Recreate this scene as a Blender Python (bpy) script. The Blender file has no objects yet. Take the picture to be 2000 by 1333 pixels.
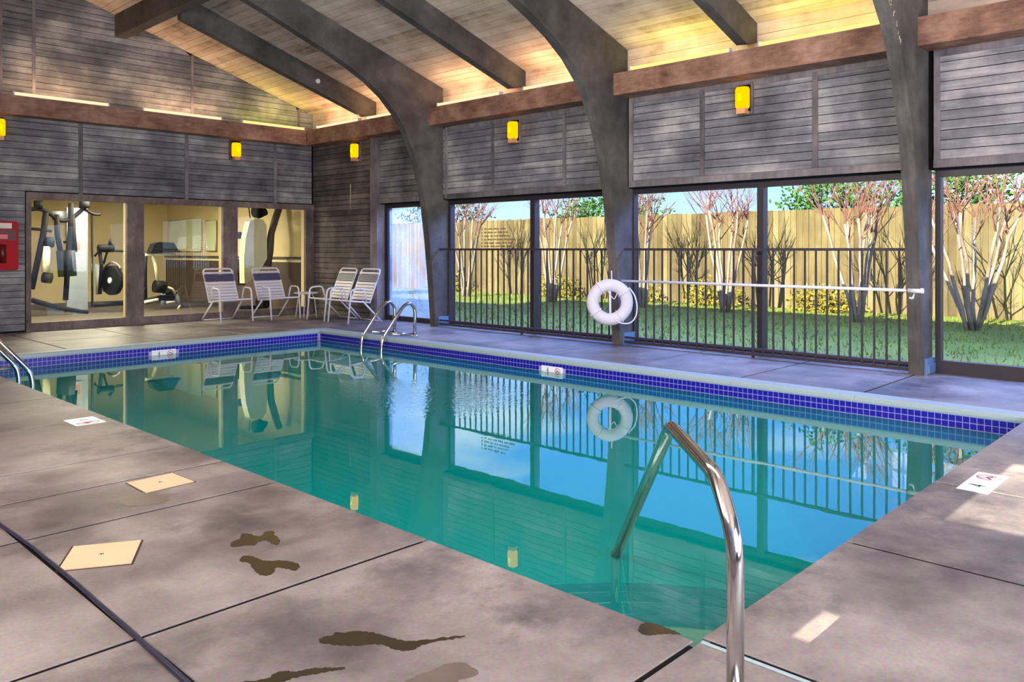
import bpy, bmesh, math, random
from mathutils import Vector, Matrix
random.seed(7)
S = bpy.context.scene
COL = S.collection
PI = math.pi

# ------------------------------------------------------------------ camera
F_PX = 1573.0
TH = math.atan2(1500, F_PX)                 # angle from +X to the viewing direction
cam_d = bpy.data.cameras.new('camera'); cam = bpy.data.objects.new('camera', cam_d); COL.objects.link(cam)
cam.location = (0, 0, 1.25)
cam.rotation_euler = (PI/2, 0, TH - PI/2)
cam_d.sensor_width = 36; cam_d.lens = 36*F_PX/2000
cam_d.shift_y = -(666.5-487)/2000
cam_d.clip_start = .02; cam_d.clip_end = 300
S.camera = cam

# ------------------------------------------------------------------ world, sun, area lights, exposure
S.view_settings.view_transform = 'Standard'; S.view_settings.look = 'None'
S.view_settings.gamma = 1; S.view_settings.use_curve_mapping = False
S.view_settings.exposure = 0.18

def srgb(r, g, b):
    def f(c):
        c /= 255.
        return c/12.92 if c <= .04045 else ((c+.055)/1.055)**2.4
    return (f(r), f(g), f(b), 1)

w = bpy.data.worlds.new('world'); S.world = w; w.use_nodes = True
nt = w.node_tree; nt.nodes.clear()
def N(t, ty, **k):
    n = t.nodes.new(ty)
    for a, v in k.items(): setattr(n, a, v)
    return n
tc = N(nt, 'ShaderNodeTexCoord'); sep = N(nt, 'ShaderNodeSeparateXYZ'); nt.links.new(tc.outputs['Generated'], sep.inputs[0])
rmp = N(nt, 'ShaderNodeValToRGB')
cr = rmp.color_ramp
cr.elements[0].position = 0.0; cr.elements[0].color = (.45, .62, .85, 1)
cr.elements[1].position = 1.0; cr.elements[1].color = (.04, .13, .5, 1)
e = cr.elements.new(.16); e.color = (.14, .38, 1.0, 1)
e = cr.elements.new(.4); e.color = (.10, .28, .95, 1)
nt.links.new(sep.outputs[2], rmp.inputs[0])
noi = N(nt, 'ShaderNodeTexNoise'); noi.inputs['Scale'].default_value = 3.2; noi.inputs['Detail'].default_value = 6
mp = N(nt, 'ShaderNodeMapping'); mp.inputs['Scale'].default_value = (1, 1, 3.0)
nt.links.new(tc.outputs['Generated'], mp.inputs[0]); nt.links.new(mp.outputs[0], noi.inputs[0])
cr2 = N(nt, 'ShaderNodeValToRGB'); cr2.color_ramp.elements[0].position = .5; cr2.color_ramp.elements[1].position = .68
nt.links.new(noi.outputs[0], cr2.inputs[0])
mx = N(nt, 'ShaderNodeMix', data_type='RGBA')
nt.links.new(cr2.outputs[0], mx.inputs[0]); nt.links.new(rmp.outputs[0], mx.inputs[6]); mx.inputs[7].default_value = (.75, .85, 1.0, 1)
bg = N(nt, 'ShaderNodeBackground'); bg.inputs[1].default_value = 2.0
nt.links.new(mx.outputs[2], bg.inputs[0])
wo = N(nt, 'ShaderNodeOutputWorld'); nt.links.new(bg.outputs[0], wo.inputs[0])

sd = bpy.data.lights.new('sun', 'SUN'); sd.energy = 16.0; sd.angle = .004; sd.color = (1, .93, .74)
sun = bpy.data.objects.new('sun', sd); COL.objects.link(sun)
SUN_EL = math.atan(.55)
sun.rotation_euler = Vector((-math.cos(SUN_EL), 0, math.sin(SUN_EL))).to_track_quat('Z', 'Y').to_euler()
sun.location = (-8, 5, 9)

def area(name, loc, target, sx, sy, power, col):
    d = bpy.data.lights.new(name, 'AREA'); d.shape = 'RECTANGLE'; d.size = sx; d.size_y = sy; d.energy = power; d.color = col
    o = bpy.data.objects.new(name, d); COL.objects.link(o); o.location = loc
    o.rotation_euler = (Vector(target)-Vector(loc)).to_track_quat('-Z', 'Y').to_euler()
    return o
area('daylight_back', (1.5, -2.7, 2.4), (5, 8, 2.9), 5.0, 2.6, 330, (.84, .88, 1))  # added fill lamp before the solid front wall, no window behind it
area('daylight_left', (-.85, 5.8, 3.28), (8, 7.5, 1.9), 9.0, .75, 600, (1, .93, .90))  # added fill lamp high along the solid left wall, out of view
area('ridge_light', (4.0, 4.6, 4.9), (4.0, 4.6, 0), 1.0, 6.5, 130, (1, .95, .92))  # added unseen overhead fill under the ridge, brightens the pool
area('window_skylight', (11.3, 5.0, 4.3), (7.9, 5.0, 0), 14.0, 1.6, 1700, (.22, .36, 1.0))  # added blue lamp outdoors, boosts the sky's light on the right deck
area('daylight_back_low', (4.5, -3.0, 1.2), (5.0, 5.5, 5.0), 7.0, 1.6, 460, (.86, .88, 1))  # added low fill lamp aimed up to brighten the ceiling
area('gym_ceiling_light', (6.2, 16.6, 2.5), (6.2, 16.6, 0), 1.2, .6, 240, (1, .9, .66))
area('gym_ceiling_light', (4.2, 15.6, 2.5), (4.2, 15.6, 0), 1.2, .6, 200, (1, .9, .66))

# ------------------------------------------------------------------ helpers
def tag(o, label=None, cat=None, group=None, kind=None):
    if label: o['label'] = label
    if cat: o['category'] = cat
    if group: o['group'] = group
    if kind: o['kind'] = kind
    return o
def empty(name, loc=(0, 0, 0), rz=0, parent=None):
    o = bpy.data.objects.new(name, None); COL.objects.link(o); o.location = loc; o.rotation_euler = (0, 0, rz)
    o.empty_display_size = .1
    if parent: o.parent = parent
    return o
def place(name, me, parent=None, loc=(0, 0, 0)):
    o = bpy.data.objects.new(name, me); COL.objects.link(o); o.location = loc
    if parent: o.parent = parent
    return o
def copy_tree(o, parent=None):
    c = o.copy(); COL.objects.link(c)
    c.parent = parent
    for ch in list(o.children): copy_tree(ch, c)
    return c
class MB:
    def __init__(s): s.v = []; s.f = []; s.sm = []
    def add(s, vs, fs, smooth=False):
        b = len(s.v); s.v += [tuple(p) for p in vs]
        for f in fs: s.f.append([b+i for i in f]); s.sm.append(smooth)
        return s
    def box(s, x0, x1, y0, y1, z0, z1):
        return s.add([(x0, y0, z0), (x1, y0, z0), (x1, y1, z0), (x0, y1, z0), (x0, y0, z1), (x1, y0, z1), (x1, y1, z1), (x0, y1, z1)],
                     [(0, 3, 2, 1), (4, 5, 6, 7), (0, 1, 5, 4), (1, 2, 6, 5), (2, 3, 7, 6), (3, 0, 4, 7)])
    def prism(s, poly, axis, a, b):
        n = len(poly)
        def P(p, t):
            return {'x': (t, p[0], p[1]), 'y': (p[0], t, p[1]), 'z': (p[0], p[1], t)}[axis]
        vs = [P(p, a) for p in poly]+[P(p, b) for p in poly]
        fs = [list(range(n)), list(range(2*n-1, n-1, -1))]+[(i, i+n, (i+1) % n+n, (i+1) % n) for i in range(n)]
        return s.add(vs, fs)
    def tube(s, pts, r, n=8, closed=False, caps=True, smooth=True):
        pts = [Vector(p) for p in pts]; m = len(pts)
        rs = r if isinstance(r, (list, tuple)) else [r]*m
        up = None; vs = []
        for i in range(m):
            if closed: t = pts[(i+1) % m]-pts[i-1]
            else: t = pts[min(i+1, m-1)]-pts[max(i-1, 0)]
            if t.length < 1e-9: t = Vector((0, 0, 1))
            t.normalize()
            if up is None:
                up = Vector((0, 0, 1)) if abs(t.z) < .9 else Vector((1, 0, 0))
            up = (up-t*up.dot(t))
            if up.length < 1e-6: up = t.orthogonal()
            up.normalize(); sd_ = t.cross(up)
            for k in range(n):
                a = 2*PI*k/n
                vs.append(pts[i]+(up*math.cos(a)+sd_*math.sin(a))*rs[i])
        fs = []
        for i in range(m if closed else m-1):
            j = (i+1) % m
            for k in range(n):
                fs.append((i*n+k, i*n+(k+1) % n, j*n+(k+1) % n, j*n+k))
        s.add(vs, fs, smooth)
        if caps and not closed:
            b = len(s.v)-len(vs)
            s.f.append([b+k for k in range(n-1, -1, -1)]); s.sm.append(False)
            s.f.append([b+(m-1)*n+k for k in range(n)]); s.sm.append(False)
        return s
    def lathe(s, prof, n=20, c=(0, 0, 0)):
        vs = []; m = len(prof)
        for r, z in prof:
            for k in range(n): vs.append((c[0]+r*math.cos(2*PI*k/n), c[1]+r*math.sin(2*PI*k/n), c[2]+z))
        fs = [(i*n+k, i*n+(k+1) % n, (i+1)*n+(k+1) % n, (i+1)*n+k) for i in range(m-1) for k in range(n)]
        return s.add(vs, fs, True)
    def mesh(s, name, mat):
        me = bpy.data.meshes.new(name); me.from_pydata(s.v, [], s.f); me.polygons.foreach_set('use_smooth', s.sm)
        bm = bmesh.new(); bm.from_mesh(me); bmesh.ops.recalc_face_normals(bm, faces=bm.faces); bm.to_mesh(me); bm.free()
        for m in (mat if isinstance(mat, (list, tuple)) else [mat]): me.materials.append(m)
        return me
    def build(s, name, mat, parent=None, loc=(0, 0, 0)):
        return place(name, s.mesh(name, mat), parent, loc)
def rounded(pts, rad=.05, k=4, closed=False):
    P = [Vector(p) for p in pts]; out = []; n = len(P)
    for i, p in enumerate(P):
        if not closed and (i == 0 or i == n-1): out.append(p); continue
        a = P[i-1]-p; b = P[(i+1) % n]-p
        d = min(rad, a.length*.48, b.length*.48); a.normalize(); b.normalize()
        A = p+a*d; B = p+b*d
        for j in range(k+1):
            t = j/k; out.append(A*(1-t)**2+p*2*t*(1-t)+B*t*t)
    return out
_uc = {}
def cube_mesh(mat):
    if mat.name not in _uc: _uc[mat.name] = MB().box(-.5, .5, -.5, .5, -.5, .5).mesh('block_'+mat.name, mat)
    return _uc[mat.name]
def block(name, mat, x0, x1, y0, y1, z0, z1, parent=None):
    o = place(name, cube_mesh(mat), parent, ((x0+x1)/2, (y0+y1)/2, (z0+z1)/2)); o.scale = (abs(x1-x0), abs(y1-y0), abs(z1-z0)); return o
def text_mesh(body, size, mat, ext=.001):
    cu = bpy.data.curves.new('glyph', 'FONT'); cu.body = body; cu.size = size; cu.extrude = ext; cu.align_x = 'CENTER'; cu.align_y = 'CENTER'; cu.resolution_u = 3
    o = bpy.data.objects.new('glyph', cu); COL.objects.link(o)
    bpy.context.view_layer.update()
    me = bpy.data.meshes.new_from_object(o.evaluated_get(bpy.context.evaluated_depsgraph_get()))
    bpy.data.objects.remove(o); me.materials.clear(); me.materials.append(mat); return me

# ------------------------------------------------------------------ materials
def newmat(name):
    m = bpy.data.materials.new(name); m.use_nodes = True; t = m.node_tree
    return m, t, t.nodes['Principled BSDF']
def plain(name, col, rough=.6, metal=0, var=0, spec=.5, bump=0, bscale=40):
    m, t, b = newmat(name); b.inputs['Roughness'].default_value = rough; b.inputs['Metallic'].default_value = metal
    b.inputs['Specular IOR Level'].default_value = spec
    b.inputs['Base Color'].default_value = col
    g = N(t, 'ShaderNodeNewGeometry')
    n = N(t, 'ShaderNodeTexNoise'); n.inputs['Scale'].default_value = bscale; n.inputs['Detail'].default_value = 4; t.links.new(g.outputs['Position'], n.inputs[0])
    if var:
        mm = N(t, 'ShaderNodeMix', data_type='RGBA'); t.links.new(n.outputs[0], mm.inputs[0])
        mm.inputs[6].default_value = tuple(c*(1-var) for c in col[:3])+(1,); mm.inputs[7].default_value = tuple(min(1, c*(1+var)) for c in col[:3])+(1,)
        t.links.new(mm.outputs[2], b.inputs['Base Color'])
    if bump:
        bp = N(t, 'ShaderNodeBump'); bp.inputs['Strength'].default_value = bump; bp.inputs['Distance'].default_value = .01
        t.links.new(n.outputs[0], bp.inputs['Height']); t.links.new(bp.outputs[0], b.inputs['Normal'])
    return m
def emis(name, col, st):
    m = bpy.data.materials.new(name); m.use_nodes = True; t = m.node_tree; t.nodes.clear()
    e = N(t, 'ShaderNodeEmission'); e.inputs[0].default_value = col; e.inputs[1].default_value = st
    o = N(t, 'ShaderNodeOutputMaterial'); t.links.new(e.outputs[0], o.inputs[0]); return m
def wood(name, cols, scale, grain=(1, 1, 1), rough=.65, rnd=.25, patch=1.2, bump=.25, pos=(.3, .5, .7), bl=(.35, .35)):
    """cols: three colours; grain: mapping scale (long axis small); patch: frequency of large weathering"""
    m, t, b = newmat(name); b.inputs['Roughness'].default_value = rough; b.inputs['Specular IOR Level'].default_value = .3
    g = N(t, 'ShaderNodeNewGeometry'); oi = N(t, 'ShaderNodeObjectInfo')
    mp_ = N(t, 'ShaderNodeMapping'); mp_.inputs['Scale'].default_value = grain; t.links.new(g.outputs['Position'], mp_.inputs[0])
    vm = N(t, 'ShaderNodeVectorMath', operation='ADD'); t.links.new(mp_.outputs[0], vm.inputs[0])
    cmb = N(t, 'ShaderNodeCombineXYZ'); mu = N(t, 'ShaderNodeMath', operation='MULTIPLY'); t.links.new(oi.outputs['Random'], mu.inputs[0]); mu.inputs[1].default_value = 37
    for i in range(3): t.links.new(mu.outputs[0], cmb.inputs[i])
    t.links.new(cmb.outputs[0], vm.inputs[1])
    n1 = N(t, 'ShaderNodeTexNoise'); n1.inputs['Scale'].default_value = scale; n1.inputs['Detail'].default_value = 6; n1.inputs['Roughness'].default_value = .65
    t.links.new(vm.outputs[0], n1.inputs[0])
    n2 = N(t, 'ShaderNodeTexNoise'); n2.inputs['Scale'].default_value = patch; n2.inputs['Detail'].default_value = 5; n2.inputs['Roughness'].default_value = .6
    t.links.new(g.outputs['Position'], n2.inputs[0])
    # factor = .5*n1 + .5*n2 + rnd*(random-.5)
    a = N(t, 'ShaderNodeMath', operation='MULTIPLY_ADD'); t.links.new(n2.outputs[0], a.inputs[0]); a.inputs[1].default_value = 1-bl[0]; 
    c0 = N(t, 'ShaderNodeMath', operation='MULTIPLY'); t.links.new(n1.outputs[0], c0.inputs[0]); c0.inputs[1].default_value = bl[0]
    t.links.new(c0.outputs[0], a.inputs[2])
    r0 = N(t, 'ShaderNodeMath', operation='MULTIPLY_ADD'); t.links.new(oi.outputs['Random'], r0.inputs[0]); r0.inputs[1].default_value = rnd; r0.inputs[2].default_value = -rnd/2
    s_ = N(t, 'ShaderNodeMath', operation='ADD'); t.links.new(a.outputs[0], s_.inputs[0]); t.links.new(r0.outputs[0], s_.inputs[1])
    cr_ = N(t, 'ShaderNodeValToRGB'); el = cr_.color_ramp.elements
    el[0].position = pos[0]; el[0].color = cols[0]; el[1].position = pos[2]; el[1].color = cols[2]; x = el.new(pos[1]); x.color = cols[1]
    t.links.new(s_.outputs[0], cr_.inputs[0]); t.links.new(cr_.outputs[0], b.inputs['Base Color'])
    bp = N(t, 'ShaderNodeBump'); bp.inputs['Strength'].default_value = bump; bp.inputs['Distance'].default_value = .006
    t.links.new(n1.outputs[0], bp.inputs['Height']); t.links.new(bp.outputs[0], b.inputs['Normal'])
    return m

M_side_r = wood('grey_siding_y', [srgb(78, 76, 82), srgb(124, 120, 124), srgb(184, 176, 174)], 9, (1, .12, 3), patch=1.5, rnd=.08, pos=(.34, .5, .66), bl=(.3, .3))
M_side_g = wood('grey_siding_x', [srgb(70, 70, 74), srgb(118, 116, 118), srgb(186, 180, 174)], 9, (.12, 1, 3), patch=1.4, rnd=.06, pos=(.34, .5, .68), bl=(.3, .3))
M_side_d = wood('brown_siding_y', [srgb(56, 50, 50), srgb(92, 84, 82), srgb(136, 124, 118)], 9, (1, .12, 3), patch=1.6, rnd=.12, pos=(.34, .5, .68))
M_trim = wood('grey_trim', [srgb(70, 64, 68), srgb(112, 104, 106), srgb(150, 140, 140)], 6, (2, 2, .4), patch=2.0, rnd=.2)
M_ceil = wood('ceiling_pine', [srgb(136, 116, 100), srgb(196, 174, 156), srgb(222, 204, 188)], 8, (3, .18, 3), patch=2.2, rnd=.13, pos=(.30, .46, .66), rough=.7)
M_beam = wood('brown_beam_wood', [srgb(88, 58, 46), srgb(138, 100, 82), srgb(178, 140, 118)], 7, (1, 1, 4), patch=2.5, rnd=.1, pos=(.32, .5, .68))
M_arch = wood('dark_arch_wood', [srgb(54, 50, 48), srgb(82, 77, 74), srgb(118, 110, 106)], 10, (.5, 3, .5), patch=1.5, rnd=.05, pos=(.34, .52, .75))
M_frame = wood('window_frame_wood', [srgb(66, 56, 54), srgb(106, 92, 88), srgb(142, 126, 120)], 7, (2, 2, .5), patch=2.5, rnd=.1)
M_back = plain('dark_gap', srgb(22, 19, 20), .95, spec=.1)
M_fence = wood('fence_wood', [srgb(80, 66, 40), srgb(108, 93, 56), srgb(134, 119, 78)], 6, (3, 3, .3), patch=1.0, rnd=.3, pos=(.3, .5, .7))
M_bark = wood('pale_bark', [srgb(104, 86, 72), srgb(150, 132, 116), srgb(176, 162, 148)], 6, (2, 2, .5), patch=3, rnd=.1)
M_twig = plain('red_twig', srgb(138, 90, 76), .8, var=.3)
M_twig2 = plain('dark_twig', srgb(60, 44, 36), .8)
M_leaf = plain('green_leaf', srgb(64, 104, 26), .6, var=.5, bscale=3)
M_leafd = plain('dark_leaf', srgb(46, 74, 44), .7, var=.4, bscale=3)
M_leafy = plain('yellow_leaf', srgb(134, 122, 34), .6, var=.3, bscale=3)
M_grass = plain('grass', srgb(116, 128, 38), .8, var=.5, bscale=1.2)
M_white = plain('white_powder_coat', srgb(226, 222, 226), .35)
M_strapw = plain('white_vinyl', srgb(222, 216, 220), .45)
M_strapb = plain('navy_vinyl', srgb(82, 78, 104), .45)
M_steel = plain('stainless_steel', (.62, .6, .6, 1), .12, 1)
M_black = plain('black_metal', srgb(26, 25, 30), .45)
M_rail = plain('dark_bronze_rail', srgb(52, 44, 52), .5)
M_alu = plain('bronze_window_frame', srgb(46, 38, 44), .45)
M_tile = plain('cobalt_tile', srgb(20, 18, 140), .3, var=.35, bscale=25, spec=.35)
M_grout = plain('pale_grout', srgb(150, 146, 200), .8, spec=.2)
M_marker = plain('white_marker_tile', srgb(226, 224, 232), .3)
M_dark = plain('black_print', srgb(24, 22, 30), .6)
M_redp = plain('faded_red_print', srgb(190, 128, 124), .6)
M_cop = plain('coping_terrazzo', srgb(150, 166, 168), .5, var=.18, bscale=60, bump=.1)
M_lid = plain('beige_lid', srgb(206, 172, 138), .5, var=.08, bscale=8)
M_red = plain('red_plastic', srgb(170, 18, 32), .6, spec=.2)
M_redd = plain('dark_red', srgb(90, 8, 14), .4)
M_buoy = plain('white_foam_ring', srgb(212, 206, 216), .6, var=.1, bscale=10)
M_rope = plain('white_rope', srgb(220, 216, 224), .8)
M_cream = plain('cream_wall_paint', srgb(214, 196, 146), .8, var=.05, bscale=2)
M_wains = plain('dark_wainscot', srgb(78, 62, 56), .6, var=.2)
M_gymfl = plain('gym_floor', srgb(66, 58, 46), .6, var=.2, bscale=8)
M_cable = plain('black_cable', srgb(46, 44, 62), .3)
M_plastb = plain('black_plastic', srgb(16, 15, 18), .7, spec=.15)
M_grey = plain('blue_grey_paint', srgb(146, 154, 160), .5)
M_shroud = plain('cream_shroud', srgb(226, 222, 180), .4)
M_paper = plain('paper', srgb(226, 214, 200), .8)
M_blueplate = plain('galvanised_plate', srgb(120, 150, 190), .35, .6)
M_roof = plain('roof_deck', srgb(70, 62, 58), .9)
M_strip = emis('cove_tube', (1, .62, .34, 1), 1.5)
M_stripy = emis('cove_tube_yellow', (1, .86, .22, 1), 1.3)
M_amber = emis('amber_glass', (1, .42, .0, 1), 1.6)
M_amber2 = emis('amber_glass_core', (1, .85, .0, 1), 2.0)
M_amberb = plain('amber_base', srgb(222, 160, 100), .4)

def concrete(name, tint=(1, 1, 1)):
    m, t, b = newmat(name); g = N(t, 'ShaderNodeNewGeometry'); oi = N(t, 'ShaderNodeObjectInfo')
    def nz(sc, det, ro=.6, off=0):
        n = N(t, 'ShaderNodeTexNoise'); n.inputs['Scale'].default_value = sc; n.inputs['Detail'].default_value = det; n.inputs['Roughness'].default_value = ro
        if off:
            v = N(t, 'ShaderNodeVectorMath', operation='ADD'); v.inputs[1].default_value = (off, off, off); t.links.new(g.outputs['Position'], v.inputs[0]); t.links.new(v.outputs[0], n.inputs[0])
        else: t.links.new(g.outputs['Position'], n.inputs[0])
        return n
    a = nz(1.1, 7, .62, 3); r1 = N(t, 'ShaderNodeValToRGB'); el = r1.color_ramp.elements
    el[0].position = .33; el[0].color = srgb(78, 68, 66); el[1].position = .66; el[1].color = srgb(152, 141, 136); x = el.new(.5); x.color = srgb(120, 110, 106)
    t.links.new(a.outputs[0], r1.inputs[0])
    c = nz(.95, 8, .72, 11); r2 = N(t, 'ShaderNodeValToRGB'); r2.color_ramp.elements[0].position = .50; r2.color_ramp.elements[1].position = .66
    t.links.new(c.outputs[0], r2.inputs[0])
    m1 = N(t, 'ShaderNodeMix', data_type='RGBA'); t.links.new(r2.outputs[0], m1.inputs[0]); t.links.new(r1.outputs[0], m1.inputs[6]); m1.inputs[7].default_value = srgb(62, 56, 56)
    f = nz(70, 3, .5); m2 = N(t, 'ShaderNodeMix', data_type='RGBA', blend_type='OVERLAY'); m2.inputs[0].default_value = .35
    t.links.new(m1.outputs[2], m2.inputs[6]); t.links.new(f.outputs[1], m2.inputs[7])
    hs = N(t, 'ShaderNodeHueSaturation'); hs.inputs['Saturation'].default_value = 1.0
    va = N(t, 'ShaderNodeMath', operation='MULTIPLY_ADD'); t.links.new(oi.outputs['Random'], va.inputs[0]); va.inputs[1].default_value = .14; va.inputs[2].default_value = .93
    t.links.new(va.outputs[0], hs.inputs['Value']); t.links.new(m2.outputs[2], hs.inputs['Color'])
    t.links.new(hs.outputs[0], b.inputs['Base Color'])
    rr = N(t, 'ShaderNodeMapRange'); rr.inputs[3].default_value = .32; rr.inputs[4].default_value = .6; t.links.new(a.outputs[0], rr.inputs[0]); t.links.new(rr.outputs[0], b.inputs['Roughness'])
    bp = N(t, 'ShaderNodeBump'); bp.inputs['Strength'].default_value = .25; bp.inputs['Distance'].default_value = .004
    t.links.new(f.outputs[0], bp.inputs['Height']); t.links.new(bp.outputs[0], b.inputs['Normal'])
    return m
M_conc = concrete('deck_concrete')
M_wet = plain('wet_stain', srgb(50, 42, 28), .18, var=.2, bscale=20)
M_damp = plain('damp_stain', srgb(96, 82, 74), .35, var=.25, bscale=12)

def glass(name, haze=0.0, ior=1.45):
    m = bpy.data.materials.new(name); m.use_nodes = True; t = m.node_tree; t.nodes.clear()
    fr = N(t, 'ShaderNodeFresnel'); gb_ = N(t, 'ShaderNodeNewGeometry'); mq = N(t, 'ShaderNodeMapRange')
    mq.inputs[3].default_value = ior; mq.inputs[4].default_value = 1/ior; t.links.new(gb_.outputs['Backfacing'], mq.inputs[0]); t.links.new(mq.outputs[0], fr.inputs[0])
    tr = N(t, 'ShaderNodeBsdfTransparent'); tr.inputs[0].default_value = (.95, .97, .97, 1)
    gl = N(t, 'ShaderNodeBsdfGlossy'); gl.inputs[1].default_value = 0.0
    mi = N(t, 'ShaderNodeMixShader'); t.links.new(fr.outputs[0], mi.inputs[0]); t.links.new(tr.outputs[0], mi.inputs[1]); t.links.new(gl.outputs[0], mi.inputs[2])
    last = mi
    if haze:
        df = N(t, 'ShaderNodeBsdfTranslucent'); df.inputs[0].default_value = (.8, .85, .95, 1)
        g = N(t, 'ShaderNodeNewGeometry'); n = N(t, 'ShaderNodeTexNoise'); n.inputs['Scale'].default_value = 2.2; n.inputs['Detail'].default_value = 5; t.links.new(g.outputs['Position'], n.inputs[0])
        mr = N(t, 'ShaderNodeMapRange'); mr.inputs[1].default_value = .4; mr.inputs[2].default_value = .65; mr.inputs[3].default_value = haze*.3; mr.inputs[4].default_value = haze; t.links.new(n.outputs[0], mr.inputs[0])
        m2 = N(t, 'ShaderNodeMixShader'); t.links.new(mr.outputs[0], m2.inputs[0]); t.links.new(mi.outputs[0], m2.inputs[1]); t.links.new(df.outputs[0], m2.inputs[2]); last = m2
    o = N(t, 'ShaderNodeOutputMaterial'); t.links.new(last.outputs[0], o.inputs[0]); return m
M_glass = glass('window_glass')
M_glassg = glass('gym_glass', 0, 1.5)
M_glassh = glass('hazy_glass', .35)

# water: fresnel mirror over a clear tinted body; volume absorption gives depth colour
mw = bpy.data.materials.new('pool_water'); mw.use_nodes = True; t = mw.node_tree; t.nodes.clear()
fr = N(t, 'ShaderNodeFresnel'); fr.inputs[0].default_value = 2.0
tr = N(t, 'ShaderNodeBsdfTransparent'); tr.inputs[0].default_value = (.9, 1, .98, 1)
gl = N(t, 'ShaderNodeBsdfGlossy'); gl.inputs[1].default_value = .01; gl.inputs[0].default_value = (.95, 1, 1, 1)
g = N(t, 'ShaderNodeNewGeometry'); n1 = N(t, 'ShaderNodeTexNoise'); n1.inputs['Scale'].default_value = 3; n1.inputs['Detail'].default_value = 2
t.links.new(g.outputs['Position'], n1.inputs[0])
n2 = N(t, 'ShaderNodeTexNoise'); n2.inputs['Scale'].default_value = 22; n2.inputs['Detail'].default_value = 2; t.links.new(g.outputs['Position'], n2.inputs[0])
vd = N(t, 'ShaderNodeVectorMath', operation='DISTANCE'); vd.inputs[1].default_value = (4.95, 6.05, -.16); t.links.new(g.outputs['Position'], vd.inputs[0])
mr = N(t, 'ShaderNodeMapRange'); mr.inputs[1].default_value = .3; mr.inputs[2].default_value = 1.3; mr.inputs[3].default_value = 1; mr.inputs[4].default_value = 0; t.links.new(vd.outputs['Value'], mr.inputs[0])
mm = N(t, 'ShaderNodeMath', operation='MULTIPLY'); t.links.new(mr.outputs[0], mm.inputs[0]); t.links.new(n2.outputs[0], mm.inputs[1])
ma = N(t, 'ShaderNodeMath', operation='MULTIPLY_ADD'); t.links.new(n1.outputs[0], ma.inputs[0]); ma.inputs[1].default_value = .12; t.links.new(mm.outputs[0], ma.inputs[2])
bp = N(t, 'ShaderNodeBump'); bp.inputs['Strength'].default_value = .5; bp.inputs['Distance'].default_value = .006; t.links.new(ma.outputs[0], bp.inputs['Height'])
t.links.new(bp.outputs[0], gl.inputs['Normal']); t.links.new(bp.outputs[0], fr.inputs['Normal'])
df = N(t, 'ShaderNodeBsdfDiffuse'); df.inputs[0].default_value = (.0, .52, .50, 1)
md = N(t, 'ShaderNodeMixShader'); md.inputs[0].default_value = .26; t.links.new(tr.outputs[0], md.inputs[1]); t.links.new(df.outputs[0], md.inputs[2])
mi = N(t, 'ShaderNodeMixShader'); t.links.new(fr.outputs[0], mi.inputs[0]); t.links.new(md.outputs[0], mi.inputs[1]); t.links.new(gl.outputs[0], mi.inputs[2])
o = N(t, 'ShaderNodeOutputMaterial'); t.links.new(mi.outputs[0], o.inputs[0])
va = N(t, 'ShaderNodeVolumeAbsorption'); va.inputs[0].default_value = (.02, .88, .86, 1); va.inputs[1].default_value = .5
t.links.new(va.outputs[0], o.inputs['Volume'])
M_water = mw
M_basin = plain('pool_plaster', srgb(50, 226, 214), .7, var=.04, bscale=2)
M_step = plain('step_plaster', srgb(236, 214, 150), .7, var=.06, bscale=4)
M_line = plain('black_step_line', srgb(16, 30, 30), .5)

# ------------------------------------------------------------------ dimensions
WX = 8.72                 # siding plane of the window wall
GY = 13.7                 # gym wall plane
RX, RZ = 4.0, 5.38        # ridge
SL = .32
def zc(x): return RZ-SL*abs(x-RX)
PX0, PX1, PY0, PY1 = 2.26, 7.0, 1.345, 10.8
WZ = -.16
ARCH_Y = [2.62, 6.275, 9.93]
ZB0, ZB1 = 3.23, 3.51     # tie beam bottom, top

# ------------------------------------------------------------------ floor: sub-slab, slabs
fl = MB()
for a in [(-1.2, PX0-.03, -3.2, 13.9), (PX1+.03, 8.95, -3.2, 13.9), (PX0-.03, PX1+.03, -3.2, PY0-.03), (PX0-.03, PX1+.03, PY1+.03, 13.9)]:
    fl.box(a[0], a[1], a[2], a[3], -.3, -.0045)
floor = fl.build('floor', M_back); tag(floor, kind='structure')
def slab(x0, x1, y0, y1, g=.010, ex0=0, ex1=0, ey0=0, ey1=0):
    r = .003
    a, b, c, d = x0+g-ex0*g, x1-g+ex1*g, y0+g-ey0*g, y1-g+ey1*g
    m = MB(); vs = []
    for z, i in ((-.0088, 0), (-r, 0), (0, r)):
        vs += [(a+i, c+i, z), (b-i, c+i, z), (b-i, d-i, z), (a+i, d-i, z)]
    m.add(vs, [(3, 2, 1, 0)]+[(k*4+i, k*4+(i+1) % 4, (k+1)*4+(i+1) % 4, (k+1)*4+i) for k in (0, 1) for i in range(4)]+[(8, 9, 10, 11)])
    return m.build('concrete_slab', M_conc, floor)
ys = [-3.1, -.2, PY0, 2.655, 3.9, 4.51, 5.09, 6.3, 7.47, 8.7, 9.9, 11.0]
for i in range(len(ys)-1):
    slab(1.045, PX0, ys[i], ys[i+1], ex1=1)
ys2 = [-3.1, -.2, PY0, 2.655, 3.9, 4.51, 6.3, 7.47, 8.7, 9.9, 11.0]
for i in range(len(ys2)-1): slab(-1.1, 1.045, ys2[i], ys2[i+1])
xs = [-1.1, 1.045, 2.26, 3.45, 4.65, 5.85, 7.2]
for i in range(len(xs)-1):
    slab(xs[i], xs[i+1], 11.0, 12.1); slab(xs[i], xs[i+1], 12.1, 13.72)
yr = [-3.1, .2, 1.4, 2.63, 3.8, 5.1, 6.38, 7.6, 8.8, 10.0, 11.0, 12.1, 13.72]
for i in range(len(yr)-1): slab(7.2, 8.9, yr[i], yr[i+1])
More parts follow.
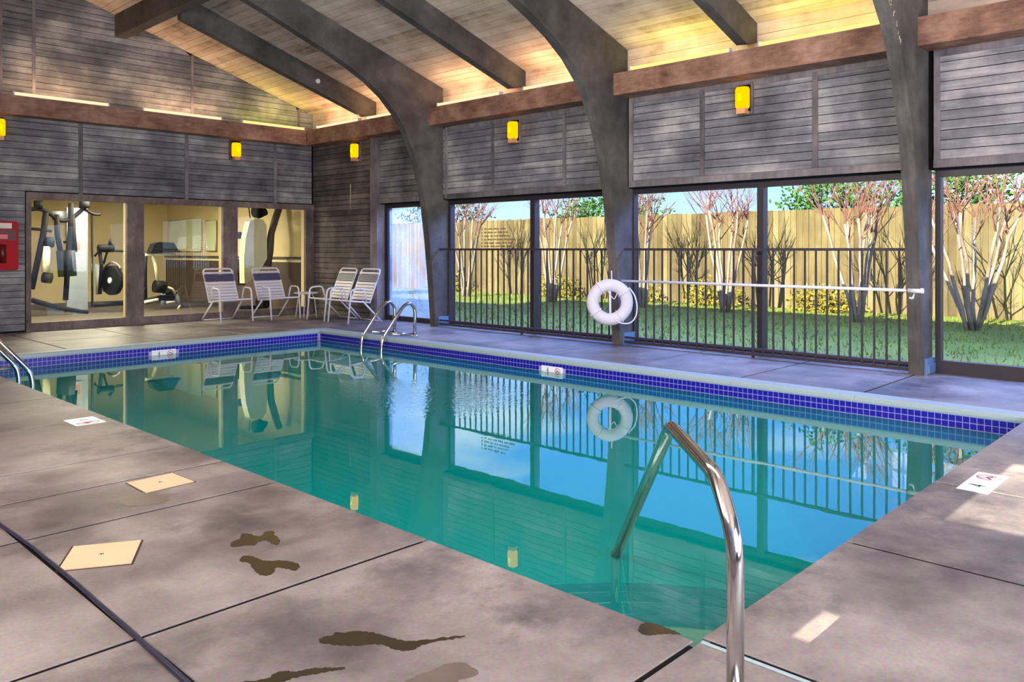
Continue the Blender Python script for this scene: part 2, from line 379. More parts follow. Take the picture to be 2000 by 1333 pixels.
xd = [2.29, 3.48, 4.7, 5.9, 7.2]
for i in range(len(xd)-1):
    slab(xd[i], xd[i+1], -.2, PY0, ey1=1); slab(xd[i], xd[i+1], -3.1, -.2)
block('joint_strip', M_cop, 2.266, 2.284, -3.1, PY0-.01, -.06, -.002, floor)

# ------------------------------------------------------------------ pool
pool = empty('swimming_pool', (PX0, PY0, 0)); tag(pool, 'rectangular in-ground pool lined with teal plaster and a cobalt tile band', 'pool')
def pl(mb, name, mat):      # build in world coordinates under the pool
    return mb.build(name, mat, pool, (-PX0, -PY0, 0))
D = -1.55
b = MB()
b.box(PX0-.2, PX0-.004, PY0-.2, PY1+.2, D-.1, -.062); b.box(PX1+.012, PX1+.2, PY0-.2, PY1+.2, D-.1, -.062)
b.box(PX0-.004, PX1+.012, PY0-.2, PY0-.004, D-.1, -.062); b.box(PX0-.004, PX1+.012, PY1+.012, PY1+.2, D-.1, -.062)
b.box(PX0-.004, PX1+.012, PY0-.004, PY1+.012, D-.1, D)
pl(b, 'basin', M_basin)
# curved corner steps with black edge lines
for i, (r, z) in enumerate([(.775, -.30), (1.22, -.45), (1.69, -.60), (2.17, -.75)]):
    arc = [(PX0+r*math.cos(a), PY0+r*math.sin(a)) for a in [PI/2*k/20 for k in range(21)]]
    m = MB(); m.prism([(PX0, PY0)]+arc, 'z', D, z); pl(m, 'step', M_step)
    m = MB(); m.tube([(p[0], p[1], z+.004) for p in arc], .034, 5); pl(m, 'step_edge_line', M_line)
# coping blocks along far long side and far short side
cy = [PY0-.1]+yr[3:10]+[11.0]
cy = [1.245]+[2.63, 3.8, 5.1, 6.38, 7.6, 8.8, 10.0, 11.0]
for i in range(len(cy)-1):
    m = MB(); prof = [(PX1, -.055), (PX1-.004, -.04), (PX1-.004, -.014), (PX1+.012, 0), (7.197, 0), (7.197, -.06)]
    m.prism(prof, 'y', cy[i]+.001, cy[i+1]-.001); pl(m, 'coping_block', M_cop)
cxs = [2.05, 3.45, 4.65, 5.85, 7.0]
for i in range(len(cxs)-1):
    m = MB(); prof = [(PY1, -.055), (PY1-.004, -.04), (PY1-.004, -.014), (PY1+.012, 0), (10.997, 0), (10.997, -.06)]
    m.prism(prof, 'x', cxs[i]+.001, cxs[i+1]-.001); pl(m, 'coping_block', M_cop)
# grout backing and tiles
m = MB(); m.box(PX1+.004, PX1+.014, PY0, PY1+.01, -.26, -.056); m.box(PX0, PX1+.01, PY1+.004, PY1+.014, -.26, -.056)
m.box(PX0-.012, PX0-.0045, PY0, PY1, -.26, -.056); m.box(PX0, PX1, PY0-.012, PY0-.0045, -.26, -.056)
pl(m, 'grout', M_grout)
tp, tw = .0505, .0435
rows = [-.060-.0505*k for k in range(4)]
tilemesh_a = MB().box(0, .005, 0, tw, -tw, 0).mesh('tile', M_tile)
tilemesh_b = MB().box(0, tw, 0, .005, -tw, 0).mesh('tile_b', M_tile)
far = MB(); cnt = 0
MA = (5.875, 6.205)      # marker on long side
MBk = (4.415, 4.745)
ny = int((PY1-PY0)/tp)
for j in range(ny):
    y = PY0+.004+j*tp
    for k, z in enumerate(rows):
        if y+tw > MA[0] and y < MA[1] and k in (1, 2): continue
        if k < 3 and cnt < 200:
            place('tile', tilemesh_a, pool, (PX1-PX0, y-PY0, z)); cnt += 1
        else: far.box(PX1, PX1+.005, y, y+tw, z-tw, z)
nb = 0
for j in range(int((PX1-PX0)/tp)):
    x = PX0+.004+j*tp
    for k, z in enumerate(rows):
        if x+tw > MBk[0] and x < MBk[1] and k in (1, 2): continue
        far.box(x, x+tw, PY1, PY1+.005, z-tw, z)
for j in range(ny):
    y = PY0+.004+j*tp
    for k, z in enumerate(rows): far.box(PX0-.005, PX0, y, y+tw, z-tw, z)
tag(pl(far, 'tile_band', M_tile), kind='stuff')
def marker(axis, parent, loc, rot):
    """white tile, black figure at the left, crossed-out ring at the right; built in local XY facing +Z"""
    e = MB(); e.box(-.16, .16, -.05, .05, -.004, .003)
    mo = e.build('depth_marker', M_marker, parent, loc); mo.rotation_euler = rot
    me = text_mesh('4', .085, M_dark); q = place('numeral', me, mo, (-.065, 0, .0035)); q.scale = (.7, 1, 1)
    r = MB(); r.tube([(.085+.036*math.cos(a), .036*math.sin(a), .004) for a in [2*PI*k/20 for k in range(20)]], .0045, 4, closed=True)
    r.tube([(.06, .025, .004), (.11, -.025, .004)], .004, 4)
    r.build('no_diving_ring', M_redp, mo)
    d = MB(); d.tube([(.062, -.012, .004), (.085, .008, .004), (.108, -.008, .004)], .004, 4); d.build('diver_figure', M_dark, mo)
    return mo
# long side faces -X: local X -> -Y, local Y -> Z, local Z -> -X
marker('a', pool, (PX1-PX0-.001, 6.04-PY0, -.145), Matrix(((0, 0, -1), (-1, 0, 0), (0, 1, 0))).to_euler())
marker('b', pool, (4.58-PX0, PY1-PY0-.001, -.145), Matrix(((1, 0, 0), (0, 0, -1), (0, 1, 0))).to_euler())
mk = marker('c', floor, (2.09, 6.28, .0), (0, 0, -PI/2)); mk.scale = (.85, 2.0, .5)
mk = marker('d', floor, (4.86, 1.15, .0), (0, 0, 0)); mk.scale = (1.35, 1.5, .5)
# water
m = MB().box(PX0-.0035, PX1+.0035, PY0-.0035, PY1+.0035, D-.05, WZ)
wtr = m.build('pool_water', M_water); tag(wtr, 'calm teal pool water mirroring the windows and railing', 'water', kind='stuff')

# ------------------------------------------------------------------ walls
# gym wall ----------------------------------------------------------
gw = MB(); TB = .14
for x0, x1, z0, z1 in [(-1.2, 3.75, 0, 2.1), (8.72, 9.0, 0, 2.1), (-1.2, 9.0, 2.1, 3.8)]:
    gw.box(x0, x1, GY+.02, GY+.02+TB, z0, z1)
gw.prism([(-1.2, 3.75), (9.0, 3.75), (9.0, zc(9)+.05), (RX, RZ+.05), (-1.2, zc(-1.2)+.05)], 'y', GY+.02, GY+.16)
wall_back = gw.build('wall_back', M_back); tag(wall_back, kind='structure')
def row_boards(parent, axis, plane, a0, a1, z0, z1, pitch, mat, name='siding_board', th=.016, clip=None):
    n = max(1, round((z1-z0)/pitch)); p = (z1-z0)/n
    for k in range(n):
        za, zb = z0+k*p+.004, z0+(k+1)*p-.004
        j = random.uniform(0, .003)
        if axis == 'x':
            if clip:
                xa, xb = a0, a1
                lim = lambda z: RX+(RZ-z)/SL   # right-hand roof limit
                xb0, xb1 = min(xb, lim(za)), min(xb, lim(zb))
                if xb1 <= xa+.02:
                    if xb0 <= xa+.02: continue
                    zz = zc(xa); MB().prism([(xa, za), (xb0, za), (xa, zz)], 'y', plane-j, plane+th).build(name, mat, parent); continue
                if xb0 != xb or xb1 != xb:
                    MB().prism([(xa, za), (xb0, za), (xb1, zb), (xa, zb)], 'y', plane-j, plane+th).build(name, mat, parent); continue
            block(name, mat, a0, a1, plane-j, plane+th, za, zb, parent)
        else:
            block(name, mat, plane-j, plane+th, a0, a1, za, zb, parent)
gb = [-1.0, 1.4, 2.9, 4.50, 6.20, 7.90, WX]
for i in range(len(gb)-1):
    row_boards(wall_back, 'x', GY, gb[i]+.03, gb[i+1]-.03, 2.13, 3.28, .1, M_side_g)
    if i: block('batten', M_trim, gb[i]-.03, gb[i]+.03, GY-.014, GY+.01, 2.11, 3.25, wall_back)
row_boards(wall_back, 'x', GY, 2.0, 3.72, .02, 2.13, .1, M_side_g)
row_boards(wall_back, 'x', GY, -1.0, 1.97, .02, 2.13, .21, M_side_g)
ub = [2.6, 3.40, 3.84, 6.30, 8.40, 8.9]
for i in range(len(ub)-1):
    row_boards(wall_back, 'x', GY, ub[i]+.02, ub[i+1]-.02, 3.5, 5.4, .1, M_side_g, clip=True)
    if i: block('batten', M_trim, ub[i]-.022, ub[i]+.022, GY-.012, GY+.01, 3.5, zc(ub[i])-.02, wall_back)
row_boards(wall_back, 'x', GY, -1.0, 2.58, 3.5, 3.78, .14, M_side_g)
# gym windows frame (three panes)
gwf = empty('window_1', (3.73, GY, 0)); tag(gwf, kind='structure')
def gpart(name, mat, x0, x1, y0, y1, z0, z1, p=gwf): return block(name, mat, x0-3.73, x1-3.73, y0-GY, y1-GY, z0, z1, p)
gpart('head', M_frame, 3.73, 8.72, GY-.03, GY+.06, 2.012, 2.115)
gpart('sill', M_frame, 3.73, 8.72, GY-.03, GY+.06, .0, .13)
for a, c_ in [(3.73, 3.80), (5.20, 5.47), (6.86, 7.135), (8.55, 8.72)]:
    gpart('post', M_frame, a, c_, GY-.028, GY+.05, .13, 2.012)
    gpart('jamb', M_cream, a+.012, c_-.012, GY+.05, GY+.17, .13, 2.012)
for a, c_ in [(3.80, 5.20), (5.47, 6.86), (7.135, 8.55)]:
    gpart('pane', M_glassg, a, c_, GY+.02, GY+.026, .13, 2.012)
# corner solid part of the window wall, Y 11.77 - 13.7 ; upper wall over the windows
wr = MB()
wr.box(WX+.02, WX+.16, 11.6, 13.9, -.04, 3.9); wr.box(WX+.02, WX+.16, -3.2, 11.6, 2.05, 3.95)
wall_right = wr.build('wall_right', M_back); tag(wall_right, kind='structure')
row_boards(wall_right, 'y', WX, 11.76, GY-.01, .0, 3.26, .1, M_side_d)
segs = [(9.99, 11.55), (8.75, 9.87), (7.32, 8.69), (6.34, 7.26), (5.13, 6.12), (3.73, 5.07), (2.72, 3.67), (.9, 2.44), (-1.0, .86)]
for a, c_ in segs: row_boards(wall_right, 'y', WX, a, c_, 2.14, 3.20, .1, M_side_r)
for a, c_ in segs[1:8]:
    pass
for y in (8.72, 7.29, 5.10, 3.70): block('batten', M_trim, WX-.014, WX+.012, y-.03, y+.03, 2.14, 3.2, wall_right)
for y in (9.79, 6.16, 2.475): block('batten', M_trim, WX-.02, WX+.012, y-.035, y+.02, 2.08, 3.22, wall_right)
for y0, y1 in ((-1.0, 2.50), (2.72, 6.18), (6.36, 9.80), (9.99, 11.56)):
    block('head_trim', M_trim, WX-.018, WX+.015, y0, y1, 2.06, 2.14, wall_right)
    block('top_trim', M_trim, WX-.012, WX+.015, y0, y1, 3.16, 3.25, wall_right)
block('corner_post', M_trim, WX-.06, WX+.14, 11.56, 11.76, 0, 3.24, wall_right)
# wall above beams behind the cove lights
for z0_, z1_ in ((3.26, 3.45), (3.455, 3.59), (3.595, 3.73), (3.735, 3.87)): block('cove_board', M_ceil, WX-.002, WX+.018, -3.1, GY, z0_, z1_, wall_right)
# left & rear walls out of view (left wall openings are invented to shape the sun patches)
lw = MB(); X0, X1 = -1.25, -1.05
Z1_, Z2_ = 2.82, 3.66
lw.box(X0, X1, -3.3, 13.9, -.1, 1.955)
lw.box(X0, X1, -3.3, 1.06, 1.955, 2.20); lw.box(X0, X1, 1.14, 13.9, 1.955, 2.20)
lw.box(X0, X1, -3.3, 13.9, 2.20, Z1_)
lw.box(X0, X1, 1.12, 13.9, Z1_, Z2_); lw.box(X0, X1, -3.3, -1.5, Z1_, Z2_); lw.box(X0, X1, -3.3, 13.9, Z2_, 3.82)
tag(lw.build('wall_left', M_side_r), kind='structure')
m = MB().prism([(-1.25, -.1), (9.0, -.1), (9.0, zc(9)+.05), (RX, RZ+.05), (-1.25, zc(-1.25)+.05)], 'y', -3.35, -3.2)
tag(m.build('wall_front', M_side_g), kind='structure')

# ------------------------------------------------------------------ roof deck and ceiling boards
ex = 9.5
m = MB()
m.prism([(RX, RZ+.06), (ex, zc(ex)+.06), (ex, zc(ex)+.2), (RX, RZ+.2)], 'y', -3.6, 13.9)
m.prism([(RX, RZ+.06), (RX, RZ+.2), (-1.3, zc(-1.3)+.2), (-1.3, zc(-1.3)+.06)], 'y', -3.6, 13.9)
ceiling = m.build('ceiling', M_roof); tag(ceiling, kind='structure')
ang = math.atan(SL); pitch = .142; L = (9.3-RX)/math.cos(ang); nrow = int(L/pitch)
bays = [(-3.2, 2.62), (2.62, 6.275), (6.275, 9.93), (9.93, GY+.02)]
cm = MB().box(-.5, .5, -.5, .5, -.5, .5).mesh('ceiling_board', M_ceil)
for k in range(nrow):
    s0 = (k+.5)*pitch; x = RX+s0*math.cos(ang)
    for a, c_ in bays:
        o = place('ceiling_board', cm, ceiling, (x, (a+c_)/2, zc(x)+.012+random.uniform(0, .003)))
        o.scale = (pitch-.007, c_-a-.004, .024); o.rotation_euler = (0, ang, 0)
lm = MB()
for k in range(int((RX+1.25)/math.cos(ang)/.3)):
    xx = RX-(k+.5)*.3*math.cos(ang)
    lm.prism([(xx-.14, zc(xx-.14)), (xx+.14, zc(xx+.14)), (xx+.14, zc(xx+.14)+.03), (xx-.14, zc(xx-.14)+.03)], 'y', -3.2, GY)
tag(lm.build('far_slope_boards', M_ceil, ceiling), kind='stuff')

# ------------------------------------------------------------------ laminated arches
inner = [(8.56, 0.0), (8.50, .7), (8.43, 1.39), (8.345, 1.97), (8.265, 2.30), (8.17, 2.60), (8.06, 2.86), (7.93, 3.11), (7.76, 3.34), (7.52, 3.57), (7.22, 3.77),
         (6.90, 3.93), (6.6, 4.06), (6.3, 4.17), (5.5, 4.47), (4.6, 4.78), (RX, 4.97)]
def arch(Yc, label, pos):
    r = empty('timber_arch', (8.6, Yc, 0)); tag(r, label, 'arch', 'curved glued-laminated roof arches')
    hw = .066
    right = inner+[(RX, RZ-.002), (8.84, zc(8.84)-.002), (8.86, 3.62), (8.84, 2.2), (8.86, 0)]
    m = MB().prism([(x-8.6, z) for x, z in right], 'y', -hw, hw); m.build('arch_half', M_arch, r)
    left = [(2*RX-x, z) for x, z in right]
    m = MB().prism([(x-8.6, z) for x, z in left if True], 'y', -hw, hw); m.build('arch_half', M_arch, r)
    m = MB(); m.box(-.0, .24, -hw-.03, -hw-.001, 0, .16); m.box(.02, .22, -hw-.045, -hw-.03, .02, .10)
    m.build('base_bracket', M_blueplate, r)
    return r
arch(ARCH_Y[2], 'curved dark timber arch standing by the pool ladder, farthest from the camera', 0)
arch(ARCH_Y[1], 'curved dark timber arch with the life ring hung at its foot', 1)
arch(ARCH_Y[0], 'curved dark timber arch at the right with peeling paint and a pole hook', 2)
# straight rafters between the arches
for Yc, lab, xa in ((11.72, 'straight dark rafter nearest the gym wall', 5.2), (8.1, 'straight dark rafter between the first and second arches', RX), (4.45, 'straight dark rafter between the life ring arch and the right arch', RX)):
    xe = 8.9
    poly = [(xa, zc(xa)-.36), (8.47, zc(8.47)-.36), (8.88, zc(8.88)-.14), (8.88, zc(8.88)-.002), (xa, zc(xa)-.002)]
    m = MB().prism([(x-xa, z-3.4) for x, z in poly], 'y', -.065, .065)
    tag(m.build('roof_rafter', M_arch, None, (xa, Yc, 3.4)), lab, 'rafter')
m = MB().prism([(-.09, -.02), (.09, -.02), (.09, .33), (-.09, .37)], 'y', -1.8, 1.88)
o = m.build('purlin_beam', M_arch, None, (5.1, 11.8, 4.72)); tag(o, 'short dark beam running along the ceiling to the gable wall', 'beam')
m = MB().box(-.06, .06, -.09, .09, -.05, .0); m.tube([(0, 0, -.05), (0, 0, -.12)], .03, 8)
# tie beams along the walls
def tie(name, x0, x1, y0, y1, lab):
    m = MB().box(x0, x1, y0, y1, ZB0, ZB1); return tag(m.build(name, M_beam), lab, 'beam')
tie('tie_beam', 8.40, 8.70, ARCH_Y[2]+.067, 13.42, 'brown timber beam on the right wall between the corner and the farthest arch')
tie('tie_beam', 8.40, 8.70, ARCH_Y[1]+.067, ARCH_Y[2]-.067, 'brown timber beam between the farthest arch and the life ring arch')
tie('tie_beam', 8.40, 8.70, ARCH_Y[0]+.067, ARCH_Y[1]-.067, 'brown timber beam between the life ring arch and the right arch')
tie('tie_beam', 8.40, 8.70, -3.1, ARCH_Y[0]-.067, 'brown timber beam at the right edge beyond the right arch')
tie('tie_beam', -1.04, 8.395, 13.42, 13.69, 'long brown timber beam across the gym wall')

# cove light tubes lying on the beams
def tube_light(x0, x1, y0, y1, lab, yellow=False):
    m = MB(); ax = 'x' if abs(x1-x0) > abs(y1-y0) else 'y'
    cx, cy_ = (x0+x1)/2, (y0+y1)/2
    m.tube([(x0-cx, y0-cy_, .035), (x1-cx, y1-cy_, .035)], .02, 8)
    r = empty('cove_light', (cx, cy_, ZB1)); tag(r, lab, 'light', 'fluorescent tubes on the wall beams')
    m.build('light_tube', M_stripy if yellow else M_strip, r)
    tgt = (cx+(0 if ax == 'x' else -.25), cy_+(-.25 if ax == 'x' else 0), ZB1+1)
    Lh = abs(x1-x0)+abs(y1-y0)
    a_ = area('cove_glow', (cx, cy_, ZB1+.062), tgt, Lh if ax == 'x' else .05, .05 if ax == 'x' else Lh, (4.5 if yellow else 8), (1, .84, .14) if yellow else (1, .62, .32))
    if ax == 'y': a_.rotation_euler = (0, -.24, 0)
    else: a_.rotation_euler = (PI-.24, 0, 0)
    if ax == 'y': a_.rotation_euler = (0, PI+.24, 0)
    h = MB(); L_ = max(abs(x1-x0), abs(y1-y0))/2
    if ax == 'x': h.box(-L_, L_, .02, .06, 0, .018); h.box(-L_-.02, -L_, -.02, .05, 0, .06); h.box(L_, L_+.02, -.02, .05, 0, .06)
    else: h.box(.02, .06, -L_, L_, 0, .018); h.box(-.02, .05, -L_-.02, -L_, 0, .06); h.box(-.02, .05, L_, L_+.02, 0, .06)
    h.build('housing', M_white, r)
gl_ = [(3.52, 4.82, 'cove light tube at the left end of the gym wall beam', False), (5.38, 6.70, 'cove light tube in the middle of the gym wall beam', False), (7.12, 8.36, 'yellow cove light tube on the gym wall beam next to the corner', True)]
for a, c_, lab, ye in gl_: tube_light(a, c_, 13.46, 13.46, lab, ye)
tube_light(1.6, 2.95, 13.46, 13.46, 'cove light tube past the left edge of the gym wall beam')
rl = [(11.80, 13.11, 'cove light tube on the right wall beam next to the corner', False), (10.3, 11.55, 'cove light tube on the right wall just before the farthest arch', False),
      (8.30, 9.66, 'cove light tube just right of the farthest arch', False), (6.6, 7.80, 'cove light tube just left of the life ring arch', False),
      (4.6, 5.95, 'yellow cove light tube just right of the life ring arch', True), (2.9, 4.2, 'yellow cove light tube just left of the right arch', True)]
for a, c_, lab, ye in rl: tube_light(8.44, 8.44, a, c_, lab, ye)

# sconces
def sconce(loc, rz, lab):
    r = empty('wall_sconce', loc, rz); tag(r, lab, 'wall lamp', 'amber glass wall sconces')
    MB().box(-.10, .10, -.03, 0, -.17, .19).build('back_plate', M_trim, r)
    MB().box(-.075, .075, -.05, -.03, -.14, .165).build('mount', M_plastb, r)
    prof = [(-.075, -.05), (-.082, -.09), (-.066, -.13), (-.03, -.155), (.03, -.155), (.066, -.13), (.082, -.09), (.075, -.05)]
    m = MB(); n = len(prof); vs = []
    for z, s_ in ((-.11, .86), (-.09, 1), (.11, 1), (.135, .84)):
        vs += [(x*s_, -.05+(y+.05)*s_, z) for x, y in prof]
    fs = [(k*n+i, k*n+(i+1) % n, (k+1)*n+(i+1) % n, (k+1)*n+i) for k in range(3) for i in range(n)]+[tuple(range(n-1, -1, -1)), tuple(range(3*n, 4*n))]
    m.add(vs, fs); m.build('amber_shade', M_amber, r)
    m = MB().lathe([(.001, -.05), (.022, -.03), (.028, 0), (.02, .035), (.001, .05)], 10, (0, -.145, .01)); m.build('bulb_glow', M_amber2, r)
    MB().box(-.055, .055, -.13, -.03, -.175, -.112).build('base_cup', M_amberb, r)
sconce((3.36, GY, 3.03), 0, 'amber wall sconce at the left edge of the photo above the red box')
sconce((7.08, GY, 3.03), 0, 'amber wall sconce on the gym wall above the third window')
sconce((WX, 12.20, 3.03), -PI/2, 'amber wall sconce on the brown siding right of the corner')
sconce((WX, 8.22, 3.0), -PI/2, 'amber wall sconce between the farthest arch and the life ring arch')
sconce((WX, 4.53, 3.0), -PI/2, 'amber wall sconce between the life ring arch and the right arch')

# ------------------------------------------------------------------ exterior windows on the right wall
GXW = 8.87
def ext_window(num, y0, y1, panes, mulls, haze=False, sill=.08, jl=.05, jr=.03):
    r = empty('window_%d' % num, (GXW, y0, 0)); tag(r, kind='structure')
    def P(name, mat, x0, x1, a, b_, z0, z1): return block(name, mat, x0-GXW, x1-GXW, a-y0, b_-y0, z0, z1, r)
    P('sill', M_alu, 8.83, 8.93, y0, y1, 0, sill); P('head', M_alu, 8.83, 8.93, y0, y1, 1.98, 2.08)
    P('jamb', M_alu, 8.83, 8.93, y0, y0+jr, sill, 1.98); P('jamb', M_alu, 8.83, 8.93, y1-jl, y1, sill, 1.98)
    for a, c_ in mulls: P('mullion', M_alu, 8.82, 8.93, a, c_, sill, 1.98)
    for a, c_ in panes: P('pane', M_glassh if haze else M_glass, GXW, GXW+.006, a, c_, sill, 1.98)
    return r
ext_window(2, 9.99, 11.56, [(10.0, 11.5)], [], haze=True, jl=.09)
ext_window(3, 6.30, 9.86, [(6.35, 7.95), (8.04, 9.8)], [(7.95, 8.04)])
ext_window(4, 2.70, 6.24, [(2.75, 4.36), (4.44, 6.2)], [(4.36, 4.44)])
ext_window(5, -1.0, 2.52, [(-.95, 1.1), (1.18, 2.49)], [(1.10, 1.18)], sill=.13)
# faded lettering on the glass: six lines of unreadable marks
letters = MB(); ln = [(1.565, .55, .75), (1.51, .30, .80), (1.455, .25, .95), (1.40, .30, 1.0), (1.345, .32, 1.0), (1.295, .40, 1.0)]
rr_ = random.Random(3)
for z, a, b_ in ln:
    y = 9.12; end = 9.12-.62*b_
    letters.box(GXW-.003, GXW-.001, y-.02, y, z-.014, z+.014); y -= .06
    while y > end:
        wl = rr_.choice([.05, .08, .11])
        yy = y
        while yy > y-wl:
            letters.box(GXW-.003, GXW-.001, yy-.013, yy, z-.012, z+rr_.choice([.008, .014])); yy -= .019
        y -= wl+.03
tag(letters.build('window_lettering', plain('faded_brown_vinyl', srgb(122, 96, 62), .6)), 'faded six-line lettering on the window glass left of the life ring', 'lettering')

# ------------------------------------------------------------------ pool railings
def railing(y0, y1, first, n, pitch_, postk, lab):
    r = empty('safety_railing', (8.62, y0, 0)); tag(r, lab, 'railing', 'dark metal railings in front of the windows')
    MB().box(-.018, .018, 0, y1-y0, 1.232, 1.262).build('top_rail', M_rail, r)
    MB().box(-.015, .015, 0, y1-y0, .09, .115).build('bottom_rail', M_rail, r)
    MB().box(-.02, .02, 0, y1-y0, .03, .06).build('kick_rail', M_rail, r)
    pm = MB().box(-.009, .009, -.009, .009, .06, 1.235).mesh('picket', M_rail)
    for k in range(n):
        y = first-k*pitch_
        if k == postk: continue
        place('picket', pm, r, (0, y-y0, 0))
    place('post', MB().box(-.014, .014, -.014, .014, 0, 1.235).mesh('post', M_rail), r, (0, first-postk*pitch_-y0, 0))
railing(6.36, 9.83, 9.60, 27, .1215, 13, 'dark metal railing between the farthest arch and the life ring arch')
railing(2.70, 6.18, 5.98, 27, .1225, 13, 'dark metal railing between the life ring arch and the right arch')

# ------------------------------------------------------------------ life ring, rescue pole
def ringmesh(R, r, n=40, k=14):
    vs = []; fs = []
    for i in range(n):
        a = 2*PI*i/n
        for j in range(k):
            b_ = 2*PI*j/k; rad = R+r*math.cos(b_); vs.append((rad*math.cos(a), r*.85*math.sin(b_), rad*math.sin(a)))
    for i in range(n):
        for j in range(k): fs.append((i*k+j, i*k+(j+1) % k, ((i+1) % n)*k+(j+1) % k, ((i+1) % n)*k+j))
    return MB().add(vs, fs, True)
RC = Vector((8.26, 6.16, .575)); rz = math.radians(-46)
lr = empty('life_ring', RC, rz); tag(lr, 'white life ring with a rope loop hanging at the foot of the middle arch', 'life ring')
ringmesh(.218, .078).build('ring', M_buoy, lr)
for a in (35, 125, 215, 305):
    a = math.radians(a); c0 = Vector((.218*math.cos(a), 0, .218*math.sin(a)))
    rad = Vector((math.cos(a), 0, math.sin(a)))
    loop = [c0+rad*(.084*math.cos(q))+Vector((0, 1, 0))*(.073*math.sin(q)) for q in [2*PI*k/12 for k in range(12)]]
    MB().tube(loop, .008, 5, closed=True).build('band', M_rope, lr)
a = MB(); pts = [Vector((.24, -.01, .19)), Vector((.31, -.03, .10)), Vector((.345, -.04, -.04)), Vector((.33, -.04, -.18)), Vector((.26, -.04, -.265)), Vector((.16, -.05, -.27)), Vector((.07, -.06, -.235))]
a.tube(rounded(pts, .08, 4), .009, 6); a.build('rope', M_rope, lr)
a = MB().tube(rounded([(-.05, -.02, .20), (.0, -.03, .10), (.05, -.02, .03), (.08, -.02, .09), (.12, -.01, .17)], .04), .006, 5); a.build('rope', M_rope, lr)
a = MB().tube([(.0, -.01, .19), (.005, -.005, -.18)], .016, 6); a.build('strap', M_rope, lr)
MB().tube([(.03, .06, .40), (.03, .05, .28)], .008, 6).build('hook', M_white, lr)
rp = empty('rescue_pole', (8.50, 4.4, .84)); tag(rp, 'long pale rescue pole hung across the railing', 'pole')
MB().tube([(0, -1.74, 0), (0, 1.75, .0)], .016, 8).build('shaft', M_white, rp)
MB().tube([(0, -1.87, 0), (0, -1.73, 0)], .026, 10).build('end_grip', M_white, rp)
hk = MB().tube(rounded([(.0, 0, .12), (0, 0, -.03), (-.0, .02, -.08), (-.0, .05, -.07)], .02), .013, 6)
hk.build('hook', M_white, rp, (.0, -1.79, 0))

# ------------------------------------------------------------------ ladders and handrail
def ladder(base, flip, lab):
    """rails run over the pool edge along local X (towards the water = -X)"""
    r = empty('pool_ladder', base, PI if flip else 0); tag(r, lab, 'ladder')
    for yy in (-.235, .235):
        path = [(-.38, yy, .035), (.22, yy, .035), (.22, yy, .34), (.15, yy, .46), (.02, yy, .47), (-.12, yy, .33), (-.38, yy, -.03), (-.40, yy, -.2), (-.40, yy, -.9)]
        path = [(.22, yy, .0), (.22, yy, .30), (.215, yy, .40), (.13, yy, .485), (.01, yy, .44), (-.36, yy, -.0), (-.385, yy, -.12), (-.385, yy, -.95)]
        MB().tube(rounded(path, .09, 5), .025, 10).build('rail', M_steel, r)
        MB().tube([(-.2, yy, .05), (.21, yy, .022)], .02, 8).build('brace_tube', M_steel, r)
        MB().lathe([(.0, .012), (.04, .012), (.045, 0)], 14, (.22, yy, 0)).build('flange', M_steel, r)
    for z in (-.35, -.6, -.85): MB().box(-.43, -.34, -.22, .22, z, z+.02).build('tread', M_white, r)
ladder((7.24, 9.29, 0), False, 'stainless steel pool ladder by the farthest arch')
ladder((2.20, 9.495, 0), True, 'pool ladder cut off by the left edge of the photo')
hr = empty('handrail', (1.976, 1.057, 0)); tag(hr, 'stainless steel handrail over the corner steps in the foreground', 'handrail')
B0 = Vector((1.976, 1.057, 0))
hp = [(1.976, 1.057, 0), (1.976, 1.057, .47), (2.075, 1.168, .60), (2.399, 1.528, .638), (3.014, 2.213, -.16)]
R_ = []
P_ = [Vector(p)-B0 for p in hp]
path = [P_[0]]
def corner(p0, p1, p2, d, k=6):
    a = (p0-p1).normalized()*d; b_ = (p2-p1).normalized()*d
    return [ (p1+a)*(1-t)**2+p1*2*t*(1-t)+(p1+b_)*t*t for t in [j/k for j in range(k+1)]]
path += corner(P_[0], P_[1], P_[2], .075)+corner(P_[1], P_[2], P_[3], .07)+corner(P_[2], P_[3], P_[4], .035, 5)+[P_[4], P_[4]+Vector((.0, 0, -.0))]
MB().tube(path, .0235, 16).build('upper_tube', M_steel, hr)
MB().tube([P_[4]+Vector((0, 0, .015)), P_[4]+Vector((0, 0, -.75))], .0235, 14).build('lower_leg', M_steel, hr)
MB().lathe([(.0, .014), (.045, .014), (.055, .0)], 18).build('flange', M_steel, hr)

